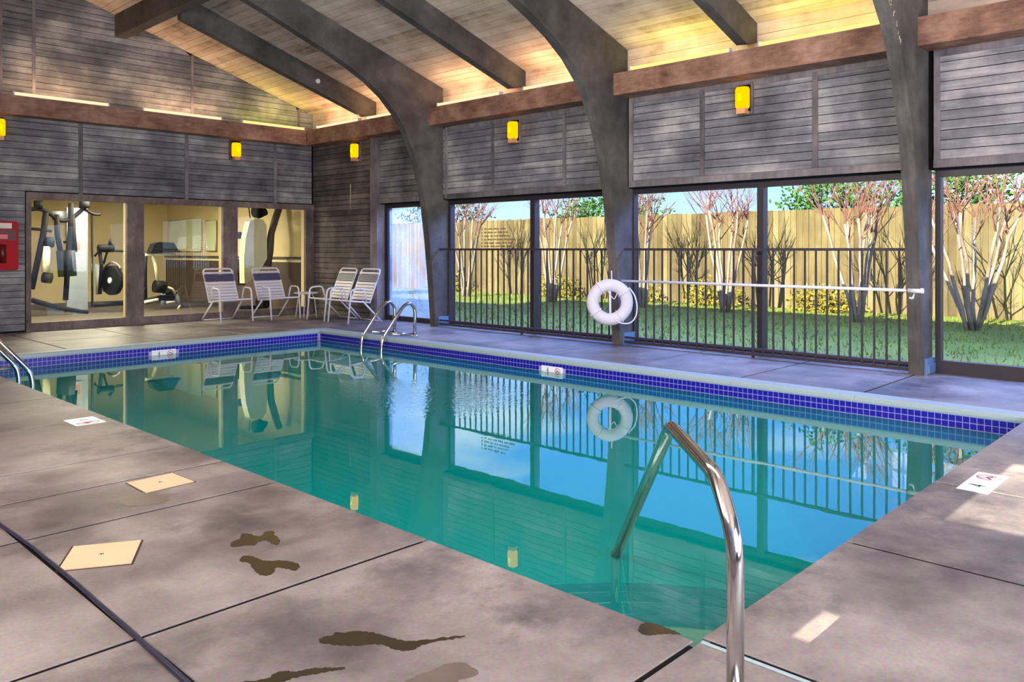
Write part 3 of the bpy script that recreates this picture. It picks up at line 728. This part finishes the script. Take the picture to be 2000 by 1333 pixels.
# ------------------------------------------------------------------ chairs
def make_chair():
    r = empty('pool_chair')
    W = .27
    tubeR = .015
    # seat frame + back frame as one bent tube loop each; front of chair = -Y
    sf = MB()
    for s_ in (-1, 1): sf.tube([(s_*W, -.30, .38), (s_*W, .13, .335)], tubeR, 7)
    sf.tube(rounded([(-W, -.27, .375), (-W, -.32, .385), (W, -.32, .385), (W, -.27, .375)], .04), tubeR, 7); sf.tube([(-W, .13, .335), (W, .13, .335)], tubeR, 7)
    sf.build('seat_frame', M_white, r)
    bf = MB().tube(rounded([(-W, .13, .335), (-W, .36, .90), (W, .36, .90), (W, .13, .335)], .07, 5), tubeR, 7)
    bf.build('back_frame', M_white, r)
    for s_ in (-1, 1):
        MB().tube(rounded([(s_*(W+.025), -.33, 0), (s_*(W+.025), -.27, .57), (s_*(W+.025), -.02, .585), (s_*(W+.025), .04, .36)], .07, 4), tubeR, 7).build('arm', M_white, r)
        MB().tube([(s_*W, -.02, .37), (s_*(W+.02), .36, 0)], tubeR, 7).build('leg', M_white, r)
    MB().tube([(-W-.02, .345, .015), (W+.02, .345, .015)], .010, 6).build('stretcher', M_white, r)
    # straps
    for k in range(7):
        y = -.275+k*.058; z = .388-k*.006
        MB().box(-W-.012, W+.012, y-.022, y+.022, z-.004, z+.004).build('seat_strap', M_strapw, r)
    d = Vector((0, .23, .565)).normalized(); nrm = Vector((0, -d.z, d.y))
    def bstrap(t0, t1, mat, name):
        A = Vector((0, .13, .335))+d*t0; B = Vector((0, .13, .335))+d*t1; vs = []
        for x in (-W-.013, W+.013):
            for p in (A, B):
                for q in (-.014, .003): vs.append(tuple(Vector((x, 0, 0))+p+nrm*q*-1))
        MB().add(vs, [(0, 1, 3, 2), (4, 6, 7, 5), (0, 4, 5, 1), (2, 3, 7, 6), (0, 2, 6, 4), (1, 5, 7, 3)]).build(name, mat, r)
    for k in range(6): bstrap(.04+k*.056, .084+k*.056, M_strapw, 'back_strap')
    for k in range(3):
        bstrap(.375+k*.043, .415+k*.043, M_strapb, 'back_strap')
    bstrap(.515, .548, M_strapw, 'head_strap')
    for x in (-.16, -.08, 0, .08, .16):
        A = Vector((x, .13, .335))+d*.54; B = Vector((x, .13, .335))+d*.60
    return r
ch0 = make_chair()
spots = [((6.72, 13.24, 0), .02, 'leftmost white strap chair in front of the gym windows'),
         ((7.58, 13.12, 0), .04, 'white strap chair in front of the third gym window beside the little table'),
         ((8.17, 12.22, 0), -PI/2-.05, 'white strap chair against the brown siding beside the little table'),
         ((8.15, 11.52, 0), -PI/2, 'white strap chair nearest the ladder against the grey post')]
for i, (loc, rz_, lab) in enumerate(spots):
    o = ch0 if i == 0 else copy_tree(ch0)
    o.location = loc; o.rotation_euler = (0, 0, rz_); tag(o, lab, 'chair', 'white strap pool chairs')
tb = empty('side_table', (8.12, 12.98, 0)); tag(tb, 'small round white side table between the chairs', 'table')
MB().lathe([(.0, .43), (.21, .43), (.225, .44), (.225, .455), (.21, .46), (.0, .46)], 24).build('tabletop', M_white, tb)
for k in range(4):
    a = PI/4+k*PI/2
    MB().tube(rounded([(.10*math.cos(a), .10*math.sin(a), .43), (.15*math.cos(a), .15*math.sin(a), .35), (.19*math.cos(a), .19*math.sin(a), 0)], .05), .011, 6).build('leg', M_white, tb)

# ------------------------------------------------------------------ wall box, lids, stains, cable
fb = empty('extinguisher_cabinet', (3.41, GY-.003, 1.3)); tag(fb, 'red fire extinguisher cabinet on the gym wall at the left edge', 'cabinet')
prof = [(-.19, -.33), (-.17, -.36), (.17, -.36), (.19, -.33), (.19, .33), (.155, .365), (-.155, .365), (-.19, .33)]
MB().prism(prof, 'y', -.13, 0).build('shell', M_red, fb)
MB().box(-.165, .165, -.14, -.13, .08, .24).build('recess', M_redd, fb)
MB().box(-.12, .10, -.145, -.13, .255, .335).build('label_plate', M_paper, fb)
MB().box(-.16, .04, -.17, -.14, .10, .165).build('handle', plain('bright_red', srgb(232, 84, 84), .3), fb)
m = MB().tube([(-.02, -.135, .02), (-.02, -.135, -.25)], .05, 12); m.build('cylinder', M_redd, fb)
for (pts, lab) in [([(1.045, 3.43), (1.27, 3.30), (1.40, 3.53), (1.175, 3.66)], 'square beige skimmer lid nearest the cable'),
                   ([(1.692, 4.45), (1.69, 4.20), (1.95, 4.215), (1.94, 4.46)], 'square beige skimmer lid farther along the deck')]:
    cx = sum(p[0] for p in pts)/4; cy_ = sum(p[1] for p in pts)/4
    s_ = .155 if pts[0][0] < 1.2 else .13
    o = empty('skimmer_lid', (cx, cy_, 0)); tag(o, lab, 'lid', 'beige skimmer lids set in the deck')
    P2 = [(p[0]-cx, p[1]-cy_) for p in pts]
    MB().prism(P2, 'z', -.02, .004).build('cover_plate', M_lid, o)
    MB().prism([(x*1.07, y*1.07) for x, y in P2], 'z', -.03, .001).build('rim', M_wet, o)
    MB().lathe([(0, .006), (.008, .006), (.01, .004)], 10).build('screw', M_steel, o)
def rayz(px, py):
    c, s_ = math.cos(TH), math.sin(TH); r = (px-1000)/F_PX; z = -(py-487)/F_PX
    t_ = -1.25/z; return ((c+r*s_)*t_, (s_-r*c)*t_)
def smooth_poly(P):
    out = []
    for i in range(len(P)):
        a, b_ = Vector(P[i]), Vector(P[(i+1) % len(P)]); out += [a*.75+b_*.25, a*.25+b_*.75]
    rg = random.Random(len(P)); o2 = []
    for i in range(len(out)):
        a, b_ = out[i], out[(i+1) % len(out)]; e_ = b_-a; nn = Vector((e_.y, -e_.x)) if e_.length else Vector((0, 0)); lim = min(1, .05/max(e_.length, 1e-4))
        for t_ in (0, .33, .66): o2.append(a+e_*t_+nn*rg.uniform(-.16, .16)*lim)
    return o2
def stain(outline, mat, lab, name='wet_patch'):
    P = smooth_poly([Vector(rayz(x, y)) for x, y in outline])
    cx = sum(p[0] for p in P)/len(P); cy_ = sum(p[1] for p in P)/len(P)
    MB_ = MB().prism([(p[0]-cx, p[1]-cy_) for p in P], 'z', 0, .0012)
    o = MB_.build(name, mat, None, (cx, cy_, .0001)); tag(o, lab, 'puddle', 'wet marks on the deck')
def Q(L, ox, oy, k): return [(ox+x/k, oy+y/k) for x, y in L]
K = 2.857
stain(Q([(1280, 380), (1310, 362), (1345, 352), (1345, 325), (1395, 322), (1430, 340), (1465, 335), (1475, 312), (1530, 308), (1535, 335), (1562, 360), (1555, 388), (1515, 380), (1490, 358), (1440, 370), (1420, 392), (1370, 388), (1320, 398), (1290, 398)], 0, 930, K), M_wet, 'butterfly-shaped wet footprint, the upper of the pair beside the pool edge')
stain(Q([(1335, 462), (1360, 445), (1400, 448), (1440, 462), (1470, 475), (1520, 478), (1560, 472), (1620, 480), (1672, 492), (1668, 522), (1640, 532), (1580, 515), (1535, 510), (1530, 540), (1500, 558), (1450, 555), (1425, 530), (1400, 500), (1385, 482), (1345, 484)], 0, 930, K), M_wet, 'hooked wet footprint, the lower of the pair beside the pool edge')
stain(Q([(62, 915), (100, 895), (145, 895), (150, 872), (200, 880), (260, 868), (340, 872), (420, 890), (500, 915), (560, 925), (640, 922), (750, 905), (880, 892), (880, 902), (760, 920), (640, 942), (600, 972), (540, 980), (480, 968), (430, 945), (360, 938), (300, 950), (200, 948), (120, 940), (72, 935)], 600, 930, K), M_wet, 'long lizard-shaped wet mark on the front deck')
stain(Q([(1330, 1151), (1500, 1135), (1540, 1098), (1600, 1088), (1640, 1098), (1700, 1085), (1760, 1072), (1850, 1075), (1925, 1068), (1925, 1080), (1850, 1090), (1780, 1105), (1700, 1115), (1620, 1135), (1560, 1165), (1450, 1195), (1330, 1195)], 0, 930, K), M_wet, 'thin branching wet mark at the bottom edge of the photo')
stain(Q([(1845, 855), (1870, 820), (1930, 822), (1990, 845), (2060, 870), (2090, 888), (2000, 882), (1940, 888), (1880, 892), (1850, 870)], 600, 930, K), M_wet, 'small wet splash at the pool corner beside the steps')
stain(Q([(530, 1150), (640, 1110), (740, 1065), (800, 1045), (880, 1042), (920, 1070), (960, 1095), (940, 1120), (860, 1135), (820, 1170), (700, 1190), (560, 1190)], 600, 930, K), M_damp, 'drying damp smudge on the front deck at the bottom edge')
stain([(228, 972), (260, 962), (300, 965), (328, 968), (330, 980), (300, 988), (250, 990), (232, 984)], M_damp, 'dark damp smudge below the farther skimmer lid')
cb = MB(); pts = []
rr_ = random.Random(5)
y = -1.0
while y < 9.5:
    pts.append((.0+.012*math.sin(y*2.3)+rr_.uniform(-.003, .003), y, .006)); y += .25
cb.tube(pts, .0085, 8)
tag(cb.build('deck_cable', M_cable, None, (1.04, 0, 0)), 'black cable lying along the deck joint at the left', 'cable')

# ------------------------------------------------------------------ gym behind the windows
gz = .0
g_ = MB(); g_.box(2.2, 8.95, GY+.16, 21.0, -.12, -.02); tag(g_.build('gym_floor', M_gymfl), kind='structure')
g_ = MB(); g_.box(2.0, 9.05, 20.8, 20.95, -.1, 2.6); g_.box(2.0, 2.2, GY+.17, 20.8, -.1, 2.6); g_.box(8.9, 9.05, GY+.161, 20.8, -.1, 2.6)
wg = g_.build('gym_wall', M_cream); tag(wg, kind='structure')
block('wainscot', M_wains, 8.87, 8.9, GY+.17, 20.8, 0, .98, wg); block('chair_rail', M_shroud, 8.85, 8.9, GY+.17, 20.8, .98, 1.02, wg); block('rail_cap', M_wains, 8.84, 8.9, GY+.17, 20.8, 1.05, 1.09, wg)
g_ = MB(); g_.box(2.0, 9.05, GY+.16, 20.95, 2.6, 2.7); tag(g_.build('gym_ceiling', M_cream), kind='structure')
dr = block('door_1', M_grey, 5.62, 6.02, 17.9, 17.98, 0, 2.1); tag(dr, kind='structure')
po = block('wall_poster', M_paper, 5.66, 5.9, 17.885, 17.898, 1.15, 1.62); tag(po, 'pale poster with a red block on the grey gym door panel', 'poster')
o = MB().box(-.03, .05, -.005, -.001, -.2, -.02).build('red_print', M_redp, None, (5.82, 17.885, 1.42)); o.parent = po; o.matrix_parent_inverse = po.matrix_basis.inverted()

def rayY(px, py, Y):
    c, s_ = math.cos(TH), math.sin(TH); r = (px-1000)/F_PX; z = -(py-487)/F_PX
    d = (c+r*s_, s_-r*c, z); t_ = Y/d[1]; return (d[0]*t_, Y, 1.25+d[2]*t_)
def rayX(px, py, X):
    c, s_ = math.cos(TH), math.sin(TH); r = (px-1000)/F_PX; z = -(py-487)/F_PX
    d = (c+r*s_, s_-r*c, z); t_ = X/d[0]; return (X, d[1]*t_, 1.25+d[2]*t_)
def gt(root, name, mat, pts, rad, Y=17.0, n=7, k=1025/200, ox=50, oy=380, rnd=0):
    org = Vector(root.location)
    P = [Vector(rayY(ox+p[0]/k, oy+p[1]/k, (p[2] if len(p) > 2 else Y)))-org for p in pts]
    if rnd: P = rounded(P, rnd, 4)
    return MB().tube(P, rad, n).build(name, mat, root)
mg = empty('multi_gym', (5.0, 17.0, 0)); tag(mg, 'black multi-station weight machine behind the left gym window', 'exercise machine')
gt(mg, 'press_frame', M_plastb, [(60, 950), (130, 620), (180, 380), (205, 180)], .055)
gt(mg, 'boom', M_plastb, [(50, 150), (140, 140), (230, 180), (330, 265), (440, 265), (570, 150), (600, 100)], .04, rnd=.15)
gt(mg, 'boom_arm', M_plastb, [(590, 150), (650, 185), (700, 205), (750, 198)], .028, rnd=.08)
gt(mg, 'pulley_head', M_plastb, [(125, 60), (130, 140)], .08, n=8)
gt(mg, 'pulley_head', M_plastb, [(590, 70), (590, 140)], .10, n=8)
gt(mg, 'mast', M_plastb, [(455, 90), (450, 330), (430, 620), (400, 1060)], .05)
gt(mg, 'weight_guide', M_plastb, [(310, 200), (320, 420), (350, 570)], .05)
gt(mg, 'weight_guide', M_plastb, [(465, 200), (480, 420), (495, 580)], .05)
gt(mg, 'lever', M_plastb, [(60, 345), (150, 352), (260, 368)], .03)
gt(mg, 'back_pad', M_plastb, [(190, 480), (275, 480)], .10, n=10)
gt(mg, 'seat_post', M_shroud, [(210, 520), (200, 780)], .07)
gt(mg, 'weight_stack', M_plastb, [(400, 560), (420, 820)], .17, n=8)
gt(mg, 'guard_panel', M_grey, [(345, 170, 17.2), (345, 260, 17.2)], .14, n=6)
gt(mg, 'seat_pad', M_plastb, [(170, 830), (260, 840)], .10, n=8)
gt(mg, 'foot_beam', M_plastb, [(60, 1060), (300, 1130), (620, 1190)], .05)
gt(mg, 'side_pole', M_plastb, [(663, 180, 17.6), (668, 1130, 17.6)], .022)
gt(mg, 'cable_stay', M_plastb, [(380, 480), (440, 470), (500, 470)], .025)
eb = empty('exercise_bike', (6.3, 17.1, 0)); tag(eb, 'black exercise bike with a round flywheel behind the left gym window', 'exercise machine')
Y_ = 17.1
gt(eb, 'console', M_plastb, [(725, 540), (880, 540)], .08, Y_, 6)
gt(eb, 'display', M_plastb, [(845, 440), (848, 510)], [.01, .05], Y_, 6)
gt(eb, 'upright', M_plastb, [(740, 560), (760, 720), (740, 1000)], .035, Y_)
gt(eb, 'handlebar', M_plastb, [(820, 560), (780, 700)], .022, Y_)
gt(eb, 'side_arm', M_plastb, [(690, 620), (740, 560), (980, 570)], .022, Y_)
C_ = Vector(rayY(50+870/5.125, 380+860/5.125, Y_))-Vector(eb.location)
AX = Vector((.974, .225, 0))
MB().tube([C_-AX*.05, C_+AX*.05], .30, 24, smooth=False).build('flywheel', M_plastb, eb)
MB().tube([C_-AX*.07, C_+AX*.07], .06, 12, smooth=False).build('hub', M_white, eb)
MB().tube([C_+Vector((-.225*.36*math.cos(a), .974*.36*math.cos(a), .36*math.sin(a))) for a in [math.radians(q) for q in range(-40, 150, 15)]], .022, 6).build('wheel_guard', M_frame, eb)
gt(eb, 'base_beam', M_plastb, [(670, 1110), (990, 1090)], .045, Y_)
gt(eb, 'step_column', M_grey, [(730, 700, 17.3), (735, 1000, 17.3)], .06, Y_)
tm = empty('treadmill', (7.2, 17.0, 0)); tag(tm, 'treadmill with a black console behind the middle gym window', 'exercise machine')
kk = 1013/190
def g2(root, name, mat, pts, rad, Y=17.0, n=7, rnd=0): return gt(root, name, mat, pts, rad, Y, n, kk, 260, 385, rnd)
P_c = [Vector(rayY(260+x/kk, 385+y/kk, 17.0))-Vector(tm.location) for x, y in [(125, 585), (165, 575), (200, 490), (250, 470), (400, 475), (450, 560), (490, 575)]]
MB().prism([(p.x, p.z) for p in P_c], 'y', -.12, .12).build('console', M_plastb, tm)
g2(tm, 'handle_bar', M_shroud, [(130, 600), (420, 600)], .035)
g2(tm, 'upright', M_shroud, [(200, 590), (235, 720), (255, 900)], .04)
g2(tm, 'upright', M_plastb, [(130, 600), (125, 800), (130, 1080)], .04, 17.4)
g2(tm, 'motor_cover', M_plastb, [(220, 930), (330, 940)], .13, n=10)
g2(tm, 'deck', M_plastb, [(130, 1090), (300, 1050), (420, 1050)], .06, n=6)
g2(tm, 'side_rail', M_shroud, [(120, 1095, 16.8), (260, 1070, 16.8)], .03)
g2(tm, 'guard_tube', M_shroud, [(360, 940), (410, 960), (440, 1010)], .025)
g2(tm, 'foot', M_shroud, [(460, 1170), (490, 1130)], .02)
dbk = empty('dumbbell_rack', (7.6, 17.5, 0)); tag(dbk, 'blue and white dumbbell rack beside the treadmill', 'rack')
g2(dbk, 'frame', M_grey, [(320, 1000, 17.5), (310, 1130, 17.5)], .05); g2(dbk, 'frame', M_grey, [(440, 980, 17.5), (500, 1150, 17.5)], .04)
g2(dbk, 'shelf', M_plastb, [(300, 1000, 17.5), (450, 1000, 17.5)], .05); g2(dbk, 'shelf', M_shroud, [(340, 1100, 17.5), (440, 1095, 17.5)], .03)
for i, (x0, x1, nm) in enumerate([(392, 712, 'large pale framed picture behind the middle gym window'), (768, 868, 'narrow pale framed picture right of the large one in the gym')]):
    a = rayX(260+x0/kk, 385+250/kk, 8.87); b_ = rayX(260+x1/kk, 385+560/kk, 8.87)
    po = empty('framed_picture', (8.87, (a[1]+b_[1])/2, (a[2]+b_[2])/2)); tag(po, nm, 'picture')  # pale rectangle on the side wall, drawn as a rimmed panel
    w_, h_ = abs(b_[1]-a[1])/2, (a[2]-b_[2])/2
    MB().box(-.03, 0, -w_, w_, -h_, h_).build('print', plain('pale_print', srgb(214, 220, 178), .5, var=.15, bscale=1.5), po)
    MB().tube([(-.02, -w_, -h_), (-.02, w_, -h_), (-.02, w_, h_), (-.02, -w_, h_)], .02, 4, closed=True).build('frame', M_shroud, po)
el_ = empty('elliptical_trainer', (8.2, 15.0, 0)); tag(el_, 'tall machine with a pale yellow shroud and curved dark arm behind the right gym window', 'exercise machine')
kk3 = 960/180
def g3(name, mat, pts, rad, Y=15.0, n=7, rnd=0): return gt(el_, name, mat, pts, rad, Y, n, kk3, 440, 385, rnd)
sh = [Vector(rayY(440+x/kk3, 385+y/kk3, 15.0))-Vector(el_.location) for x, y in [(230, 255), (300, 225), (370, 240), (405, 300), (410, 640), (330, 780), (210, 890), (175, 900), (170, 640), (190, 420)]]
MB().prism([(p.x, p.z) for p in sh], 'y', -.1, .1).build('shroud', M_shroud, el_)
g3('curved_arm', M_wains, [(565, 100), (520, 240), (480, 380), (460, 560), (430, 720)], [.075, .075, .07, .09, .10], rnd=0)
g3('top_pulley', M_plastb, [(300, 150), (380, 150)], .13, n=10); g3('top_pulley', M_plastb, [(330, 190), (420, 150)], .08, n=8)
g3('side_tube', M_plastb, [(405, 280), (415, 420), (430, 560), (410, 640)], .03)
g3('cable_tube', M_plastb, [(245, 110), (260, 220)], .012, n=5)
g3('lower_body', M_plastb, [(150, 650, 15.2), (150, 920, 15.2)], .12)
g3('foot_pad', M_plastb, [(340, 1090), (440, 1110)], .11)
g3('step_block', M_plastb, [(135, 400, 15.2), (165, 400, 15.2)], .07, n=6)
g3('base_beam', M_plastb, [(150, 1150, 14.9), (420, 1150, 14.9)], .04, n=6)

# ------------------------------------------------------------------ outdoors
GZ = -.12
m = MB().box(8.95, 60, -30, 70, GZ-.2, GZ); m.box(-40, -1.3, -30, 70, GZ-.2, GZ)
lawn = m.build('lawn', M_grass); tag(lawn, kind='structure')
gr = MB(); R = random.Random(11)
for i in range(16000):
    x = 9.3+8.5*R.random(); y = -2+28*R.random()
    h = .03+.05*R.random(); a = R.random()*PI; w_ = .006+.008*R.random(); dx, dy = math.cos(a)*w_, math.sin(a)*w_; lx, ly = R.uniform(-.03, .03), R.uniform(-.03, .03)
    gr.add([(x-dx, y-dy, GZ), (x+dx, y+dy, GZ), (x+lx, y+ly, GZ+h)], [(0, 1, 2)])
tag(gr.build('grass_blades', M_grass), 'short green grass growing outside the windows', 'grass', kind='stuff')
FX = 18.0
fe = empty('board_fence', (FX, 0, GZ)); tag(fe, 'tall weathered tan board fence outside the windows', 'fence')
fm = MB().box(-.012, .012, -.5, .5, 0, 1).mesh('fence_board', M_fence)
R = random.Random(2); y = -2.0
while y < 31:
    o = place('fence_board', fm, fe, (R.uniform(-.006, .006), y, 0)); o.scale = (1, .138, 2.28+.012*max(0, 26-y)*0+R.uniform(-.015, .015)); y += .145
for z in (.4, 1.2, 2.0): MB().box(.015, .06, -2, 31, z, z+.09).build('fence_rail', M_fence, fe)
# bare crepe myrtles
def myrtle(x, y, h, seed, lab, ntr=6, spread=.5, top=1.5):
    R = random.Random(seed); r = empty('crepe_myrtle', (x, y, GZ)); tag(r, lab, 'tree', 'bare crepe myrtles along the fence')
    tw_ = MB()
    for i in range(ntr):
        a = 2*PI*i/ntr+R.uniform(-.3, .3); sp = spread*R.uniform(.5, 1.1)
        p0 = Vector((.07*math.cos(a), .07*math.sin(a), -.02)); p3 = Vector((sp*math.cos(a), sp*math.sin(a), h*R.uniform(.88, 1.05)))
        pts = []
        for k in range(6):
            t_ = k/5; p = p0.lerp(p3, t_); p += Vector((R.uniform(-.03, .03), R.uniform(-.03, .03), 0)); p.x *= .4+.6*t_**.6 if k else 1; pts.append(p)
        MB().tube(pts, [.036*(1-.35*k/5) for k in range(6)], 6).build('trunk', M_bark, r)
        for q in range(7):
            b0 = pts[-1 if q < 5 else -2]; d = Vector((R.uniform(-1, 1), R.uniform(-1, 1), R.uniform(.8, 2.0))).normalized(); L_ = top*R.uniform(.35, .8)
            m1 = b0+d*L_*.5+Vector((R.uniform(-.05, .05), R.uniform(-.05, .05), 0)); e1 = b0+d*L_+Vector((0, 0, .06))
            tw_.tube([b0, m1, e1], [.013, .009, .004], 4, caps=False)
            for q2 in range(3):
                d2 = (d+Vector((R.uniform(-.8, .8), R.uniform(-.8, .8), R.uniform(-.2, .6)))).normalized(); tw_.tube([m1, m1+d2*L_*.4], [.006, .003], 3, caps=False)
    tag(tw_.build('twigs', M_twig, r), kind='stuff')
myrtle(15.9, 17.0, 2.3, 1, 'bare multi-trunk tree seen through the left pane behind the lettering', spread=.45)
myrtle(15.9, 13.7, 2.3, 2, 'bare multi-trunk tree seen left of the life ring arch', spread=.6)
myrtle(15.9, 10.9, 2.2, 3, 'bare multi-trunk tree seen just right of the life ring arch', spread=.35)
myrtle(15.9, 8.75, 2.2, 4, 'bare multi-trunk tree seen left of the window mullion behind the right railing', spread=.5)
myrtle(15.5, 5.75, 2.05, 5, 'bare multi-trunk tree seen just left of the right arch', spread=.6, ntr=7)
myrtle(15.2, 3.75, 2.0, 6, 'bare multi-trunk tree seen in the window at the right edge', spread=.75, ntr=8)
# leafy trees and shrubs
def bush(name, x, y, z, rx, ry, rz_, n, mat, lab, cat, grp, seed, trunk=0, leaf=.07):
    R = random.Random(seed); r = empty(name, (x, y, GZ)); tag(r, lab, cat, grp); m = MB()
    for i in range(n):
        a = R.random()*2*PI; u = R.uniform(-1, 1); q = math.sqrt(1-u*u); s_ = R.uniform(.55, 1.05)*(1+.15*math.sin(3*a)+.12*math.sin(5*u*3))
        c0 = Vector((rx*q*math.cos(a)*s_, ry*q*math.sin(a)*s_, z-GZ+rz_*u*s_)); 
        if c0.z < .02: c0.z = .02+R.random()*.1
        d1 = Vector((R.gauss(0, 1), R.gauss(0, 1), R.gauss(0, 1))).normalized()*leaf; d2 = d1.cross(Vector((R.gauss(0, 1), R.gauss(0, 1), R.gauss(0, 1)))).normalized()*leaf*.5
        m.add([c0-d1, c0+d2, c0+d1, c0-d2], [(0, 1, 2, 3)])
    tag(m.build('foliage', mat, r), kind='stuff')
    if trunk:
        MB().tube([(0, 0, 0), (.05, .03, (z-GZ)*.5), (0, 0, z-GZ)], [.12, .09, .04], 7).build('trunk', M_twig2, r)
        for k in range(5):
            a = k*1.26; MB().tube([(0, 0, (z-GZ)*.6), (rx*.5*math.cos(a), ry*.5*math.sin(a), z-GZ+rz_*.3)], [.05, .02], 5).build('branch', M_twig2, r)
G = 'leafy evergreen trees beyond the fence'
bush('evergreen_tree', 20.6, 15.5, 2.3, 1.2, 1.9, .75, 2600, M_leaf, 'bright green tree top over the fence left of the life ring arch', 'tree', G, 21, 1)
bush('evergreen_tree', 20.5, 8.2, 2.35, 1.2, 1.4, .9, 2600, M_leaf, 'bright green tree top over the fence right of the window mullion', 'tree', G, 22, 1)
bush('evergreen_tree', 20.8, 5.6, 2.5, 1.2, 1.5, 1.0, 2600, M_leaf, 'bright green tree top over the fence next to the right arch', 'tree', G, 23, 1)
bush('evergreen_tree', 21.0, 2.6, 2.9, 1.2, 1.3, 1.2, 2600, M_leafd, 'dark green tree top over the fence at the right edge', 'tree', G, 24, 1)
bush('evergreen_tree', 21.0, 23.5, 2.4, 1.3, 2.0, 1.3, 2200, M_leafd, 'dark tree top over the fence behind the lettering', 'tree', G, 25, 1)
bush('columnar_shrub', 13.6, 20.0, 1.1, .7, .8, 1.3, 2600, M_leafd, 'dark shrub seen through the hazy window beside the ladder', 'shrub', 'shrubs by the fence', 26, 0, .08)
for i, (y, s_) in enumerate([(19.5, .5), (14.9, .45), (12.2, .35), (9.9, .4), (7.2, .35)]):
    labs = ['yellow bush at the fence foot farthest left', 'yellow bush at the fence foot left of the life ring arch', 'small yellow bush at the fence foot behind the life ring', 'yellow bush at the fence foot behind the right railing', 'small yellow bush at the fence foot left of the right arch']
    bush('low_bush', 17.35, y, GZ+s_*.6, .35, .8, s_, 900, M_leafy, labs[i], 'shrub', 'low yellow bushes along the fence', 30+i, 0, .05)
# bare tree beyond the left wall whose twigs shade the sun patch
R = random.Random(9); r = empty('bare_tree', (-6.0, .6, GZ)); tag(r, 'bare tree outside beyond the left wall', 'tree')
MB().tube([(0, 0, 0), (.05, .05, 2.2), (0, .1, 4.5)], [.12, .09, .05], 7).build('trunk', M_twig2, r)
m = MB()
for i in range(22):
    p = Vector((R.uniform(-.1, .1), R.uniform(-.35, .0), 5.0+R.uniform(-.1, 1.3))); d = Vector((R.uniform(-.3, .3), R.uniform(-1, .8), R.uniform(-.5, .5))).normalized()*R.uniform(.3, .8)
    m.tube([p, p+d], [.022, .010], 4, caps=False)
tag(m.build('twigs', M_twig2, r), kind='stuff')

# small wear: peeling paint on the right arch, a paint drip on the brown siding, a detector on the first rafter
M_peel = plain('bare_pale_wood', srgb(206, 186, 160), .8, var=.2)
ra = [o for o in bpy.data.objects if o.name.startswith('timber_arch') and abs(o.location.y-2.62) < .01][0]
R = random.Random(4); pk = MB()
for i in range(26):
    t_ = R.random(); x = 7.42+.50*t_+R.uniform(-.02, .03); z = 3.66-.55*t_*t_-.10*t_+R.uniform(-.02, .02)
    z = max(z, 0)
    w_ = R.uniform(.006, .018); h_ = R.uniform(.008, .03)
    # sit just proud of the side facing the camera, above the curved lower edge
    zi = None
    for (xa, za), (xb, zb) in zip(inner[:-1], inner[1:]):
        if min(xa, xb) <= x <= max(xa, xb): zi = za+(zb-za)*(x-xa)/(xb-xa)
    if zi is None: continue
    z = zi+.02+R.uniform(0, .05)
    pk.add([(x-8.6-w_, -.0672, z-h_), (x-8.6+w_, -.0672, z-h_*.6), (x-8.6+w_*.7, -.0672, z+h_), (x-8.6-w_*.5, -.0672, z+h_*.8)], [(0, 1, 2, 3)])
tag(pk.build('peeled_spots', M_peel, ra), kind='stuff')
MB().prism([(12.425, 2.47), (12.452, 2.44), (12.444, 2.3), (12.45, 2.15), (12.436, 2.0), (12.43, 2.16), (12.424, 2.3)], 'x', WX-.006, WX-.0035).build('paint_drip', M_peel, wall_right)
det = MB().tube([(0, 0, 0), (0, -.04, 0)], [.045, .035], 14)
tag(det.build('smoke_detector', M_white, None, (7.5, 11.654, 4.06)), 'small round white detector on the rafter nearest the gym wall', 'detector')
